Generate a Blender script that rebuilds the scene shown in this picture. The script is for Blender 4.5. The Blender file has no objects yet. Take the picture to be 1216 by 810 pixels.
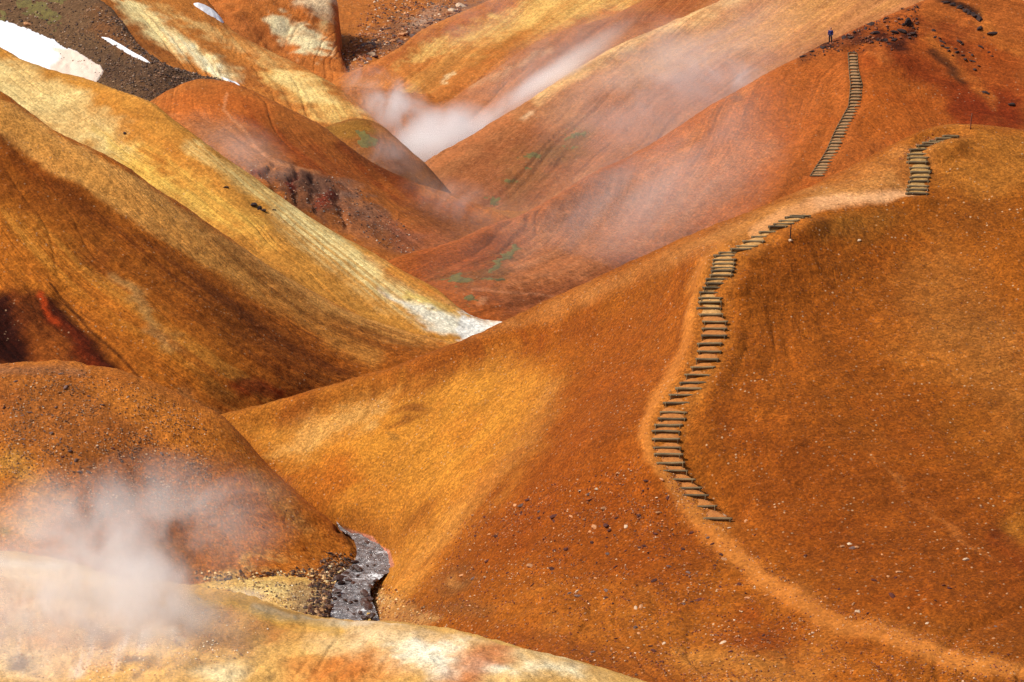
import bpy, bmesh, math, random
import numpy as np
from mathutils import Vector, Matrix, noise as mnoise

random.seed(7)
RNG = np.random.default_rng(11)
scene = bpy.context.scene
C = scene.collection

# ------------------------------------------------------------------ survey camera
F, CX, CY = 2860.0, 608.0, 405.0
PITCH = math.radians(-14.0)
CAM = np.array([0.0, 0.0, 50.0])
cp, sp = math.cos(PITCH), math.sin(PITCH)


def world(px, py, Y):
    """sight line (px, py) met at the distance Y -> a point of the ground"""
    px, py, Y = (np.asarray(a, float) for a in (px, py, Y))
    x = (px - CX) / F
    u = -(py - CY) / F
    dy = cp - u * sp
    dz = sp + u * cp
    k = Y / dy
    return np.stack([x * k, Y, CAM[2] + dz * k], -1)


def project(P):
    d = P - CAM
    f = d[..., 1] * cp + d[..., 2] * sp
    u = -d[..., 1] * sp + d[..., 2] * cp
    f = np.maximum(f, 1e-3)
    return CX + F * d[..., 0] / f, CY - F * u / f, f


# ------------------------------------------------------------------ noise
def _h(ix, iy, seed):
    h = (ix * 374761393 + iy * 668265263 + seed * 1442695041) & 0xFFFFFFFF
    h = ((h ^ (h >> 13)) * 1274126177) & 0xFFFFFFFF
    h = h ^ (h >> 16)
    return (h & 0xFFFF) / 32767.5 - 1.0


def vn(x, y, seed):
    fx, fy = np.floor(x), np.floor(y)
    ix, iy = fx.astype(np.int64), fy.astype(np.int64)
    tx, ty = x - fx, y - fy
    tx = tx * tx * tx * (tx * (tx * 6 - 15) + 10)
    ty = ty * ty * ty * (ty * (ty * 6 - 15) + 10)
    a = _h(ix, iy, seed) * (1 - tx) + _h(ix + 1, iy, seed) * tx
    b = _h(ix, iy + 1, seed) * (1 - tx) + _h(ix + 1, iy + 1, seed) * tx
    return a * (1 - ty) + b * ty


def fbm(x, y, seed, octv=4, rough=0.5):
    o, a, n = 0.0, 1.0, 0.0
    for k in range(octv):
        # turn each octave so the lattice never shows
        c, s = math.cos(k * 0.9 + 0.4), math.sin(k * 0.9 + 0.4)
        f = 2.03 ** k
        o = o + a * vn((x * c - y * s) * f + 13.7 * k, (x * s + y * c) * f - 7.1 * k, seed + 17 * k)
        n += a
        a *= rough
    return o / n


def fbm_raw(x, y, seed, octv=3, rough=0.55):
    """not turned: for noise drawn out along one axis"""
    o, a, n = 0.0, 1.0, 0.0
    for k in range(octv):
        f = 2.07 ** k
        o = o + a * vn(x * f + 5.3 * k, y * f + 9.9 * k, seed + 31 * k)
        n += a
        a *= rough
    return o / n


def sstep(a, b, x):
    t = np.clip((x - a) / (b - a), 0, 1)
    return t * t * (3 - 2 * t)


def lin(rgb, k=1.0):
    r = np.asarray(rgb, float) / 255.0
    return np.where(r <= 0.04045, r / 12.92, ((r + 0.055) / 1.055) ** 2.4) * k


# ------------------------------------------------------------------ object helpers
def put(name, me, mat=None, parent=None):
    o = bpy.data.objects.new(name, me)
    C.objects.link(o)
    if mat is not None and me is not None:
        me.materials.append(mat)
    if parent:
        o.parent = parent
    return o


def tag(o, label=None, cat=None, group=None, kind=None):
    if label: o['label'] = label
    if cat: o['category'] = cat
    if group: o['group'] = group
    if kind: o['kind'] = kind
    return o


def grid_mesh(name, P, faces_mask=None, attrs=None):
    nv, nu = P.shape[:2]
    idx = np.arange(nv * nu).reshape(nv, nu)
    f = np.stack([idx[:-1, :-1], idx[1:, :-1], idx[1:, 1:], idx[:-1, 1:]], -1).reshape(-1, 4)
    if faces_mask is not None:
        f = f[faces_mask.reshape(-1)]
    return raw_mesh(name, P.reshape(-1, 3), f, attrs)


def raw_mesh(name, V, f, attrs=None):
    used = np.unique(f)
    remap = np.full(len(V), -1, np.int64)
    remap[used] = np.arange(len(used))
    V2 = V[used]
    f = remap[f]
    me = bpy.data.meshes.new(name)
    me.vertices.add(len(V2))
    me.vertices.foreach_set('co', V2.astype(np.float32).ravel())
    n, k = f.shape
    me.loops.add(n * k)
    me.loops.foreach_set('vertex_index', f.astype(np.int32).ravel())
    me.polygons.add(n)
    me.polygons.foreach_set('loop_start', np.arange(0, n * k, k, dtype=np.int32))
    me.polygons.foreach_set('loop_total', np.full(n, k, np.int32))
    me.polygons.foreach_set('use_smooth', np.ones(n, bool))
    me.update(calc_edges=True)
    for an, (typ, data) in (attrs or {}).items():
        d = data.reshape(len(V), -1)[used].astype(np.float32)
        a = me.attributes.new(an, typ, 'POINT')
        if typ == 'FLOAT_COLOR':
            d = np.concatenate([d[:, :3], np.ones((len(d), 1), np.float32)], 1)
            a.data.foreach_set('color', d.ravel())
        elif typ == 'FLOAT_VECTOR':
            a.data.foreach_set('vector', d.ravel())
        else:
            a.data.foreach_set('value', d.ravel())
    return me


# ------------------------------------------------------------------ materials
def new_mat(name):
    m = bpy.data.materials.new(name)
    m.use_nodes = True
    m.node_tree.nodes.clear()
    return m, m.node_tree.nodes, m.node_tree.links


class NT:
    def __init__(s, m):
        s.n, s.l = m.node_tree.nodes, m.node_tree.links

    def __call__(s, typ, **kw):
        nd = s.n.new(typ)
        ins = kw.pop('ins', {})
        for k, v in kw.items(): setattr(nd, k, v)
        for k, v in ins.items():
            if hasattr(v, 'is_output') or isinstance(v, bpy.types.NodeSocket):
                s.l.new(v, nd.inputs[k])
            else:
                nd.inputs[k].default_value = v
        return nd

    def math(s, op, a, b=None, c=None, clamp=False):
        nd = s.n.new('ShaderNodeMath'); nd.operation = op; nd.use_clamp = clamp
        for i, v in enumerate((a, b, c)):
            if v is None: continue
            if isinstance(v, bpy.types.NodeSocket): s.l.new(v, nd.inputs[i])
            else: nd.inputs[i].default_value = v
        return nd.outputs[0]

    def mr(s, x, a, b, c, d, smooth=False):
        nd = s.n.new('ShaderNodeMapRange')
        if smooth: nd.interpolation_type = 'SMOOTHSTEP'
        s.l.new(x, nd.inputs[0])
        for i, v in enumerate((a, b, c, d)): nd.inputs[i + 1].default_value = v
        return nd.outputs[0]

    def noise(s, vec, scale, detail=4, rough=0.55, dist=0.0):
        nd = s('ShaderNodeTexNoise', ins={'Vector': vec, 'Scale': scale, 'Detail': detail, 'Roughness': rough, 'Distortion': dist})
        return nd.outputs['Fac']

    def mix(s, fac, a, b, typ='MIX'):
        nd = s.n.new('ShaderNodeMix'); nd.data_type = 'RGBA'; nd.blend_type = typ
        for sock, v in ((nd.inputs[0], fac), (nd.inputs[6], a), (nd.inputs[7], b)):
            if isinstance(v, bpy.types.NodeSocket): s.l.new(v, sock)
            else: sock.default_value = v if not isinstance(v, tuple) or len(v) == 4 else (*v, 1)
        return nd.outputs[2]


def earth_mat(name, sx=1.2, sy=0.10, streak=0.35, grain=0.3, fine=9.0, pebble=0.5, bump=0.5, warm=0.3):
    """rhyolite ash: mineral colour of the mesh, broken up by rill streaks, mottling and grit"""
    m, n, l = new_mat(name)
    t = NT(m)
    col = t('ShaderNodeAttribute', attribute_name='col').outputs['Color']
    st = t('ShaderNodeAttribute', attribute_name='st').outputs['Vector']
    pos = t('ShaderNodeNewGeometry').outputs['Position']
    mp = t('ShaderNodeMapping', ins={'Vector': st, 'Scale': (sx, sy, 1.0)}).outputs[0]
    n_st = t.noise(mp, 1.0, 6, 0.62, 0.9)
    mp2 = t('ShaderNodeMapping', ins={'Vector': st, 'Scale': (sx * 3.2, sy * 5.0, 1.0)}).outputs[0]
    n_st2 = t.noise(mp2, 1.0, 5, 0.7, 0.5)
    n_mid = t.noise(pos, 0.55, 6, 0.62)
    mp3 = t('ShaderNodeMapping', ins={'Vector': st, 'Scale': (fine * 0.44, fine * 0.26, 1.0)}).outputs[0]
    n_fine = t.noise(mp3, 1.0, 6, 0.76, 0.7)
    cel = t('ShaderNodeTexVoronoi', feature='F1', ins={'Vector': pos, 'Scale': fine * 1.15, 'Randomness': 1.0})
    celv = t('ShaderNodeSeparateColor', ins={0: cel.outputs['Color']}).outputs[0]
    n_grit = t.noise(pos, fine, 3, 0.8)
    n_big = t.noise(pos, 0.13, 3, 0.55)
    mpl = t('ShaderNodeMapping', ins={'Vector': st, 'Scale': (sx * 0.9, sy * 1.6, 1.0)}).outputs[0]
    n_ln = t.noise(mpl, 1.0, 3, 0.5, 1.2)
    ln_ = t.mr(t.math('ABSOLUTE', t.math('SUBTRACT', n_ln, 0.5)), 0.0, 0.022, 1.0, 0.0)
    ln_ = t.math('MULTIPLY', ln_, t.mr(n_big, 0.42, 0.58, 0.0, 1.0))
    ln_ = t.math('MULTIPLY', ln_, t.mr(t.noise(pos, 0.7, 3, 0.6), 0.40, 0.56, 0.0, 1.0))
    patch = t.mr(n_big, 0.40, 0.62, 0.15, 1.3)          # streaks come and go
    v = t.math('ADD', t.mr(n_st, 0.28, 0.72, -streak, streak), t.mr(n_st2, 0.32, 0.68, -streak * 0.6, streak * 0.6))
    v = t.math('MULTIPLY', v, patch)
    v = t.math('ADD', v, t.mr(n_mid, 0.3, 0.7, -0.13, 0.13))
    v = t.math('ADD', v, t.mr(n_fine, 0.34, 0.66, -grain * 0.45, grain * 0.45))
    v = t.math('ADD', v, t.mr(t.noise(pos, 0.21, 4, 0.6, 0.8), 0.32, 0.68, -0.15, 0.15))
    v = t.math('ADD', v, t.mr(n_grit, 0.34, 0.66, -grain * 0.6, grain * 0.6))
    v = t.math('ADD', v, t.mr(celv, 0.0, 1.0, -grain * 0.95, grain * 0.95))
    val = t.math('POWER', 2.0, v)
    # hue: towards rust where noise is low, towards ochre where it is high
    hue = t.noise(pos, 0.23, 5, 0.6)
    rust = t.mix(1.0, col, (0.96, 0.76, 0.62, 1), 'MULTIPLY')
    ochre = t.mix(1.0, col, (1.10, 1.18, 1.22, 1), 'MULTIPLY')
    c1 = t.mix(t.mr(hue, 0.36, 0.5, warm, 0.0), col, rust)
    c2 = t.mix(t.mr(n_mid, 0.5, 0.66, 0.0, warm), c1, ochre)
    c2 = t.mix(t.mr(n_st2, 0.52, 0.70, 0.0, min(1.0, streak * 2.0)), c2, ochre)
    c3 = t.mix(1.0, c2, t('ShaderNodeCombineColor', ins={0: val, 1: val, 2: val}).outputs[0], 'MULTIPLY')
    c3 = t.mix(t.math('MULTIPLY', ln_, 0.45), c3, t.mix(1.0, c3, (1.35, 1.5, 1.6, 1), 'MULTIPLY'))
    # pebbles: sparse pale and dark grains of gravel
    vor = t('ShaderNodeTexVoronoi', feature='F1', ins={'Vector': pos, 'Scale': fine * 0.62, 'Randomness': 1.0})
    rnd = t('ShaderNodeSeparateColor', ins={0: vor.outputs['Color']})
    inside = t.mr(vor.outputs['Distance'], 0.22, 0.34, 1.0, 0.0)
    clus = t.mr(t.noise(pos, 0.4, 3, 0.6), 0.45, 0.62, 0.15, 1.0)
    pale = t.math('MULTIPLY', t.math('MULTIPLY', inside, t.mr(rnd.outputs[0], 0.88, 0.9, 0.0, 1.0)), t.math('MULTIPLY', clus, pebble))
    dark = t.math('MULTIPLY', t.math('MULTIPLY', inside, t.mr(rnd.outputs[1], 0.80, 0.82, 0.0, 1.0)), t.math('MULTIPLY', clus, pebble))
    c4 = t.mix(pale, c3, (0.62, 0.40, 0.22, 1))
    c5 = t.mix(dark, c4, (0.10, 0.028, 0.012, 1))
    h = t.math('ADD', t.math('MULTIPLY', n_fine, 0.12), t.math('MULTIPLY', n_grit, 0.05))
    h = t.math('ADD', h, t.math('MULTIPLY', celv, 0.045))
    h = t.math('ADD', h, t.math('MULTIPLY', inside, t.math('MULTIPLY', t.mr(rnd.outputs[0], 0.75, 0.8, 0.0, 0.03), clus)))
    h = t.math('ADD', h, t.math('MULTIPLY', n_st2, 0.10))
    h = t.math('SUBTRACT', h, t.math('MULTIPLY', ln_, 0.05))
    bp = t('ShaderNodeBump', ins={'Height': h, 'Strength': bump, 'Distance': 1.0})
    b = t('ShaderNodeBsdfPrincipled', ins={'Base Color': c5, 'Roughness': 0.95, 'Normal': bp.outputs[0]})
    b.inputs['Specular IOR Level'].default_value = 0.12
    o = t('ShaderNodeOutputMaterial', ins={0: b.outputs[0]})
    return m


def rock_mat(name, a, b_, scale=6.0, rough=0.9):
    m, n, l = new_mat(name)
    t = NT(m)
    oi = t('ShaderNodeObjectInfo')
    pos = t('ShaderNodeTexCoord').outputs['Object']
    nz = t.noise(pos, scale, 5, 0.7)
    c = t.mix(t.mr(nz, 0.35, 0.65, 0, 1), (*lin(a), 1), (*lin(b_), 1))
    v = t.mr(oi.outputs['Random'], 0, 1, 0.7, 1.35)
    c = t.mix(1.0, c, t('ShaderNodeCombineColor', ins={0: v, 1: v, 2: v}).outputs[0], 'MULTIPLY')
    bp = t('ShaderNodeBump', ins={'Height': nz, 'Strength': 0.6, 'Distance': 0.06})
    b = t('ShaderNodeBsdfPrincipled', ins={'Base Color': c, 'Roughness': rough, 'Normal': bp.outputs[0]})
    t('ShaderNodeOutputMaterial', ins={0: b.outputs[0]})
    return m


def attr_mat(name, rough=0.9):
    m, n, l = new_mat(name)
    t = NT(m)
    col = t('ShaderNodeAttribute', attribute_name='col').outputs['Color']
    b = t('ShaderNodeBsdfPrincipled', ins={'Base Color': col, 'Roughness': rough})
    t('ShaderNodeOutputMaterial', ins={0: b.outputs[0]})
    return m


# ------------------------------------------------------------------ lofted hills
def resample(row, n):
    """row of n points: parameter is the point's index; else the arc length"""
    r = np.array(row, float)
    m = len(r)
    return r, (np.linspace(0, 1, m) if m == n else None)


def hermite(x, y, xq):
    """monotone-ish cubic (Catmull-Rom on uneven knots, slopes limited)"""
    x = np.asarray(x, float)
    y = np.asarray(y, float)
    h = np.diff(x)
    h_ = h.reshape((-1,) + (1,) * (y.ndim - 1))
    d = np.diff(y, axis=0) / h_
    mth = np.zeros_like(y)
    mth[1:-1] = (d[:-1] * h_[1:] + d[1:] * h_[:-1]) / (h_[1:] + h_[:-1])
    mth[0], mth[-1] = d[0], d[-1]
    k = np.clip(np.searchsorted(x, xq, side='right') - 1, 0, len(h) - 1)
    hh = h[k]
    t = (xq - x[k]) / hh
    sh = (-1,) + (1,) * (y.ndim - 1)
    t = t.reshape(sh); hh = hh.reshape(sh)
    t2, t3 = t * t, t * t * t
    return ((2 * t3 - 3 * t2 + 1) * y[k] + (t3 - 2 * t2 + t) * hh * mth[k]
            + (-2 * t3 + 3 * t2) * y[k + 1] + (t3 - t2) * hh * mth[k + 1])


def shift(row, dx, dy, dY, taper=None):
    out = []
    n = len(row)
    for i, (x, y, Y) in enumerate(row):
        k = 1.0 if taper is None else np.interp(i / (n - 1), [a for a, _ in taper], [b for _, b in taper])
        out.append((x + dx * k, y + dy * k, Y + dY * k))
    a = np.array(out)
    for _ in range(int(round(min(6, abs(dy) / 12)))):      # lower down, the kinks of the crest smooth out
        a[1:-1] = 0.25 * a[:-2] + 0.5 * a[1:-1] + 0.25 * a[2:]
    return [tuple(r) for r in a]


class Hill:
    pass


def loft(rows, res=1.6, back=((7, -2.8), (22, -13), (45, -45)), front=((-5, -5), (-14, -22)),
         big=0.5, rill=0.12, small=0.05, bigs=14.0, seed=1, shear=((0, 0), (1, 0)), taper_crest=0.6,
         rs=1.3, rt=11.0, gul=0.15, gs=4.0, lump=0.07):
    n = max(len(r) for r in rows)
    lens = []
    for r in rows:
        a = np.array(r, float)
        lens.append(np.hypot(np.diff(a[:, 0]), np.diff(a[:, 1])).sum())
    nu = int(min(1000, max(60, np.percentile(lens, 60) / res)))
    uq = np.linspace(0, 1, nu)
    W = []
    PX = []
    for r in rows:
        a = np.array(r, float)
        if len(a) == n:
            kn = np.linspace(0, 1, n)
        else:
            kn = np.concatenate([[0], np.cumsum(np.hypot(np.diff(a[:, 0]), np.diff(a[:, 1])))])
            kn /= kn[-1]
        q = hermite(kn, a, uq)
        PX.append(q[:, :2])
        W.append(world(q[:, 0], q[:, 1], q[:, 2]))
    steps = [max(3, int(np.percentile(np.hypot(*(PX[i + 1] - PX[i]).T), 70) / res)) for i in range(len(rows) - 1)]
    bk = [W[0] + np.array([0, dy, dz]) for dy, dz in back][::-1]
    fr = [W[-1] + np.array([0, dy, dz]) for dy, dz in front]
    allr = np.array(bk + W + fr)
    steps = [5] * (len(bk) - 1) + [8] + steps + [5] * len(fr)
    ch = np.linalg.norm(np.diff(allr, axis=0), axis=2).mean(1) + 1e-6
    kn = np.concatenate([[0], np.cumsum(ch)])
    vq = [0.0]
    for i, s in enumerate(steps):
        vq += list(np.linspace(kn[i], kn[i + 1], s + 1)[1:])
    vq = np.array(vq)
    P = hermite(kn, allr, vq)
    H = Hill()
    H.icrest = sum(steps[:len(bk)])
    H.ifoot = len(vq) - 1 - sum(steps[len(bk) + len(W) - 1:])
    # metric surface coordinates
    mid = W[len(W) // 2]
    s = np.concatenate([[0], np.cumsum(np.linalg.norm(np.diff(mid, axis=0), axis=1))])
    tv = np.concatenate([[0], np.cumsum(np.linalg.norm(np.diff(P, axis=0), axis=2).mean(1))])
    S, T = np.meshgrid(s, tv - tv[H.icrest])
    kk = np.interp(uq, [a for a, _ in shear], [b for _, b in shear])
    S = S + kk[None, :] * T
    # relief
    cr = np.abs(np.arange(len(vq)) - H.icrest)
    tap = taper_crest + (1 - taper_crest) * sstep(0, 60, cr.astype(float))[:, None]
    X, Y = P[..., 0], P[..., 1]
    warp = 1.5 * fbm(X / 9, Y / 9, seed + 90, 2)
    r1 = fbm_raw((S + 2 * warp) / (rs * 1.5), T / rt, seed + 3, 3) * (0.15 + 0.85 * sstep(-0.15, 0.35, fbm(S / 14, T / 20, seed + 5, 2))) * 0.75
    dz = big * fbm(X / bigs, Y / bigs, seed, 3) * tap
    dz = dz + rill * (r1 - 0.3 * np.abs(r1)) * tap
    dz = dz + small * fbm(X / 0.7, Y / 0.7, seed + 7, 3, 0.6) * (0.4 + 0.6 * tap)
    g1 = fbm_raw((S + 3 * warp) / gs, T / (gs * 7), seed + 11, 3, 0.5)
    gm_ = sstep(-0.1, 0.4, fbm(S / (gs * 5), T / (gs * 6), seed + 13, 2))
    dz = dz - gul * gm_ * (1 - np.minimum(1, np.abs(g1) * 4.5)) ** 2 * tap + gul * 0.8 * fbm_raw((S + 3 * warp) / (gs * 1.6), T / (gs * 5), seed + 14, 2) * tap
    l1 = fbm(X / 2.6, (Y + P[..., 2]) / 2.6, seed + 15, 5, 0.62)
    dz = dz + lump * (l1 - np.abs(fbm(X / 1.3, (Y + P[..., 2]) / 1.3, seed + 16, 4, 0.6))) * (0.3 + 0.7 * tap)
    P[..., 2] += dz
    H.P, H.S, H.T, H.seed = P, S, T, seed
    H.u, H.v, H.f = project(P)
    H.front = (np.arange(len(vq)) >= H.icrest - 2)
    H.col = np.zeros(P.shape)
    H.vis = np.broadcast_to(H.front[:, None], P.shape[:2])
    H.wx = 10 * fbm(X / 2.2, P[..., 2] / 2.2 + Y / 2.2, seed + 41, 4, 0.6)
    H.wy = 10 * fbm(X / 2.2 + 50, P[..., 2] / 2.2 + Y / 2.2, seed + 43, 4, 0.6)
    H.sn = fbm_raw(S / 1.6, T / 16, seed + 51, 5, 0.62)
    H.bn = fbm(X / 5, (Y + P[..., 2]) / 5, seed + 61, 5, 0.58)
    return H


def dist_line(px, py, pts):
    best = np.full(px.shape, 1e9)
    for (x0, y0), (x1, y1) in zip(pts[:-1], pts[1:]):
        dx, dy = x1 - x0, y1 - y0
        L = dx * dx + dy * dy + 1e-9
        t = np.clip(((px - x0) * dx + (py - y0) * dy) / L, 0, 1)
        best = np.minimum(best, np.hypot(px - x0 - t * dx, py - y0 - t * dy))
    return best


def in_poly(px, py, pts):
    ins = np.zeros(px.shape, bool)
    n = len(pts)
    for i in range(n):
        x0, y0 = pts[i]
        x1, y1 = pts[(i + 1) % n]
        if y0 == y1: continue
        c = ((y0 > py) != (y1 > py)) & (px < (x1 - x0) * (py - y0) / (y1 - y0) + x0)
        ins ^= c
    return ins


def sd_poly(px, py, pts):
    d = dist_line(px, py, list(pts) + [pts[0]])
    return np.where(in_poly(px, py, pts), -d, d)


def weight(H, spec):
    """how strongly a patch covers each point. spec: kind, geometry, soft, warp, streak, blotch"""
    kind, geo = spec[0], spec[1]
    o = spec[2] if len(spec) > 2 else {}
    wp = o.get('warp', 1.0)
    px, py = H.u + H.wx * wp, H.v + H.wy * wp
    if kind == 'blob':
        cx, cy, rx, ry, ang = geo
        a = math.radians(ang)
        dx, dy = px - cx, py - cy
        r = np.hypot((dx * math.cos(a) + dy * math.sin(a)) / rx, (-dx * math.sin(a) + dy * math.cos(a)) / ry)
        w = 1 - sstep(1 - o.get('soft', 0.8), 1.0 + o.get('soft', 0.8) * 0.4, r)
    elif kind == 'line':
        wd = o.get('w', 5)
        w = 1 - sstep(wd * (1 - o.get('soft', 0.7)), wd * (1 + o.get('soft', 0.7)), dist_line(px, py, geo))
    else:
        sf = o.get('edge', 12)
        w = 1 - sstep(-sf, sf, sd_poly(px, py, geo))
    if 'streak' in o:
        k, th = o['streak'], o.get('th', 0.0)
        w = w * (1 - k + k * sstep(th - 0.25, th + 0.25, H.sn))
    if 'blotch' in o:
        k, th = o['blotch'], o.get('bth', 0.0)
        w = w * (1 - k + k * sstep(th - 0.2, th + 0.2, H.bn))
    return w * H.vis


KALB = np.array([0.82, 0.80, 0.68])


def paint(H, base, *specs):
    H.col[:] = lin(base, KALB)
    for sp_ in specs:
        c, a = sp_[0], sp_[1]
        w = weight(H, sp_[2:])
        H.col += (lin(c, KALB) - H.col) * (w * a)[..., None]


def emit(H, name, mat, mask=None):
    st = np.stack([H.S, H.T, np.zeros_like(H.S)], -1)
    me = grid_mesh(name, H.P, mask, {'col': ('FLOAT_COLOR', H.col), 'st': ('FLOAT_VECTOR', st)})
    o = put(name, me, mat)
    tag(o, kind='structure')
    H.obj = o
    return o


def drape(H, w, name, height, mat, lo=0.3, sink=0.04, rim=(0.4, 0.62), col=None):
    """a sheet of the ground's own faces, raised a little, its rim dipping under the ground"""
    fm = (w[:-1, :-1] > lo) | (w[1:, :-1] > lo) | (w[1:, 1:] > lo) | (w[:-1, 1:] > lo)
    P = H.P.copy()
    P[..., 2] += sstep(rim[0], rim[1], w) * (height + sink) - sink
    st = np.stack([H.S, H.T, np.zeros_like(H.S)], -1)
    me = grid_mesh(name, P, fm, {'col': ('FLOAT_COLOR', H.col if col is None else np.broadcast_to(col, H.col.shape)),
                                 'st': ('FLOAT_VECTOR', st)})
    return put(name, me, mat)


def spot(H, px, py):
    """the point of the hill's open side that the sight line meets"""
    r0 = max(0, H.icrest - 1)
    d = (H.u[r0:] - px) ** 2 + (H.v[r0:] - py) ** 2
    i = np.argpartition(d.ravel(), 4)[:4]
    w = 1 / (d.ravel()[i] + 0.05)
    return (H.P[r0:].reshape(-1, 3)[i] * w[:, None]).sum(0) / w.sum()


# ================================================================== THE HILLS
DEEP = ((7, -2.8), (22, -13), (45, -50))

# ---- main spur on the right, with the log steps
c_rows = [
    [(200, 510, 156), (290, 487, 153), (380, 462, 151), (470, 433, 149.5), (560, 397, 148), (640, 359, 146.5), (720, 322, 144.5),
     (800, 286, 141.5), (860, 262, 139.5), (920, 237, 139.5), (980, 213, 140.5), (1050, 181, 141), (1100, 158.5, 141.2), (1150, 151, 141.2), (1250, 166, 140.5), (1400, 225, 139)],
    [(230, 530, 153), (330, 508, 150.5), (420, 483, 148.5), (520, 446, 146.2), (610, 411, 144.2), (690, 375, 141), (770, 338, 136.5),
     (840, 306, 131.5), (895, 285, 131.5), (950, 260, 132.8), (1015, 245, 134.8), (1090, 231, 136.5), (1140, 205, 137.6), (1216, 205, 137), (1300, 235, 136), (1420, 290, 135)],
    [(260, 560, 150.5), (350, 552, 147), (430, 537, 144), (530, 507, 140.6), (620, 472, 137.3), (690, 450, 133), (760, 430, 128.5),
     (842, 400, 125), (900, 390, 125.5), (960, 380, 126.5), (1030, 360, 128), (1100, 335, 129.7), (1170, 320, 130.3), (1240, 330, 129), (1340, 370, 127), (1480, 430, 125)],
    [(300, 600, 148), (380, 598, 143), (440, 590, 140.2), (510, 575, 136.5), (570, 560, 132.5), (640, 545, 127), (710, 530, 121.5),
     (785, 525, 118.3), (860, 515, 117.8), (950, 500, 118), (1050, 485, 119.3), (1150, 470, 120.4), (1230, 460, 120.7), (1320, 470, 119), (1430, 520, 117), (1600, 590, 114)],
    [(340, 640, 145), (405, 640, 140.5), (452, 650, 136.6), (490, 650, 132.3), (530, 650, 127.8), (590, 645, 122), (670, 635, 117),
     (760, 625, 114.2), (850, 615, 113), (950, 620, 111), (1070, 615, 110.5), (1190, 610, 110.8), (1290, 605, 110.8), (1400, 620, 109), (1520, 660, 107), (1700, 720, 105)],
    [(380, 690, 142), (425, 695, 136.5), (446, 715, 129.6), (462, 730, 125), (500, 740, 119.5), (570, 750, 113.2), (660, 745, 108.5),
     (760, 735, 106), (870, 730, 104.5), (980, 730, 103), (1100, 730, 101.8), (1220, 730, 102), (1340, 725, 102), (1460, 735, 101), (1600, 770, 100), (1800, 830, 98)],
    [(400, 740, 140), (435, 755, 131), (446, 775, 124), (460, 800, 116), (500, 830, 109.5), (590, 850, 103.5), (690, 850, 99.5),
     (790, 845, 97.5), (900, 842, 96), (1010, 840, 95), (1130, 840, 94.5), (1250, 840, 94), (1400, 840, 94), (1530, 850, 93), (1680, 890, 92), (1900, 950, 90)],
]
HC = loft(c_rows, gul=0.16, gs=3.5, lump=0.11, res=1.45, big=0.45, rill=0.09, small=0.06, seed=101, back=DEEP,
          shear=((0, 0.6), (0.35, 0.5), (0.5, 0.0), (0.62, -0.15), (0.8, -0.7), (1, -0.8)))

FRONT = [  # log ends seen along the near flight, lowest first: left x, right x, y
    (833.8, 869.6, 616.5), (817, 852, 601.7), (807, 841.7, 588.6), (799, 834, 579.7), (793, 826, 570), (784, 817, 559.7), (779.5, 813.6, 550.4),
    (776.5, 811.6, 540.5), (775, 809, 532), (774, 808, 522), (774, 808, 512.6), (777, 811, 505.4), (781, 815, 497.8), (783.7, 816, 490),
    (787, 819.5, 478.8), (794, 826.4, 469), (801.7, 834, 462), (806.7, 840, 454.8), (812.8, 845, 445.4), (819.8, 849.4, 436.3), (826, 854, 427),
    (827.7, 857, 417.8), (827.7, 858, 408.6), (832.6, 863.7, 399), (833, 863.7, 390.6), (833.8, 864.7, 382), (830, 858.8, 374), (826.7, 856.8, 366),
    (829, 857.5, 359), (829, 858.5, 354), (830, 859, 347.7), (834, 863, 341.7), (837, 866, 336.8), (838, 868, 331.9), (842.5, 871, 327),
    (844, 872, 322), (844, 873.3, 318), (845.7, 874, 313.3), (846, 874.6, 308.6), (847, 875.3, 304.2), (853, 875, 300.5), (867, 892, 296.3),
    (874, 900, 292.3), (881.5, 908.6, 287), (892, 911, 281.5), (901, 922, 276.3), (912, 935, 269.6), (918, 943, 265.7), (924, 949, 262),
    (932, 955.6, 259), (938, 963, 256.4)]
UPPER = [(1075, 1102.5, 230.6), (1076, 1102.5, 226.5), (1077, 1103, 221.6), (1078, 1104, 216), (1080, 1105, 211), (1080.8, 1106.6, 204.8), (1079.5, 1104.7, 199.5),
         (1076.4, 1102.5, 193.5), (1076.7, 1102.5, 188), (1077, 1103, 183.5), (1080, 1107, 178), (1088, 1111, 173.5), (1095, 1117, 170), (1103, 1123, 167.5),
         (1111, 1130, 165), (1119, 1139, 162.2)]
BACKF = []
_ky = [62, 82.5, 101.5, 126, 155, 180, 209]
_kl = [1007, 1008, 1010, 1007.4, 991.6, 980.8, 961.7]
_kr = [1017.4, 1019, 1024, 1021.5, 1006.6, 995.7, 979]
yy = 209.0
while yy > 61.5:
    BACKF.append((float(np.interp(yy, _ky, _kl)), float(np.interp(yy, _ky, _kr)), yy))
    yy -= 3.35 + 0.5 * math.sin(yy * 1.7)


def mid_line(fl):
    return [((a + b) / 2, y) for a, b, y in fl]


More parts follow.
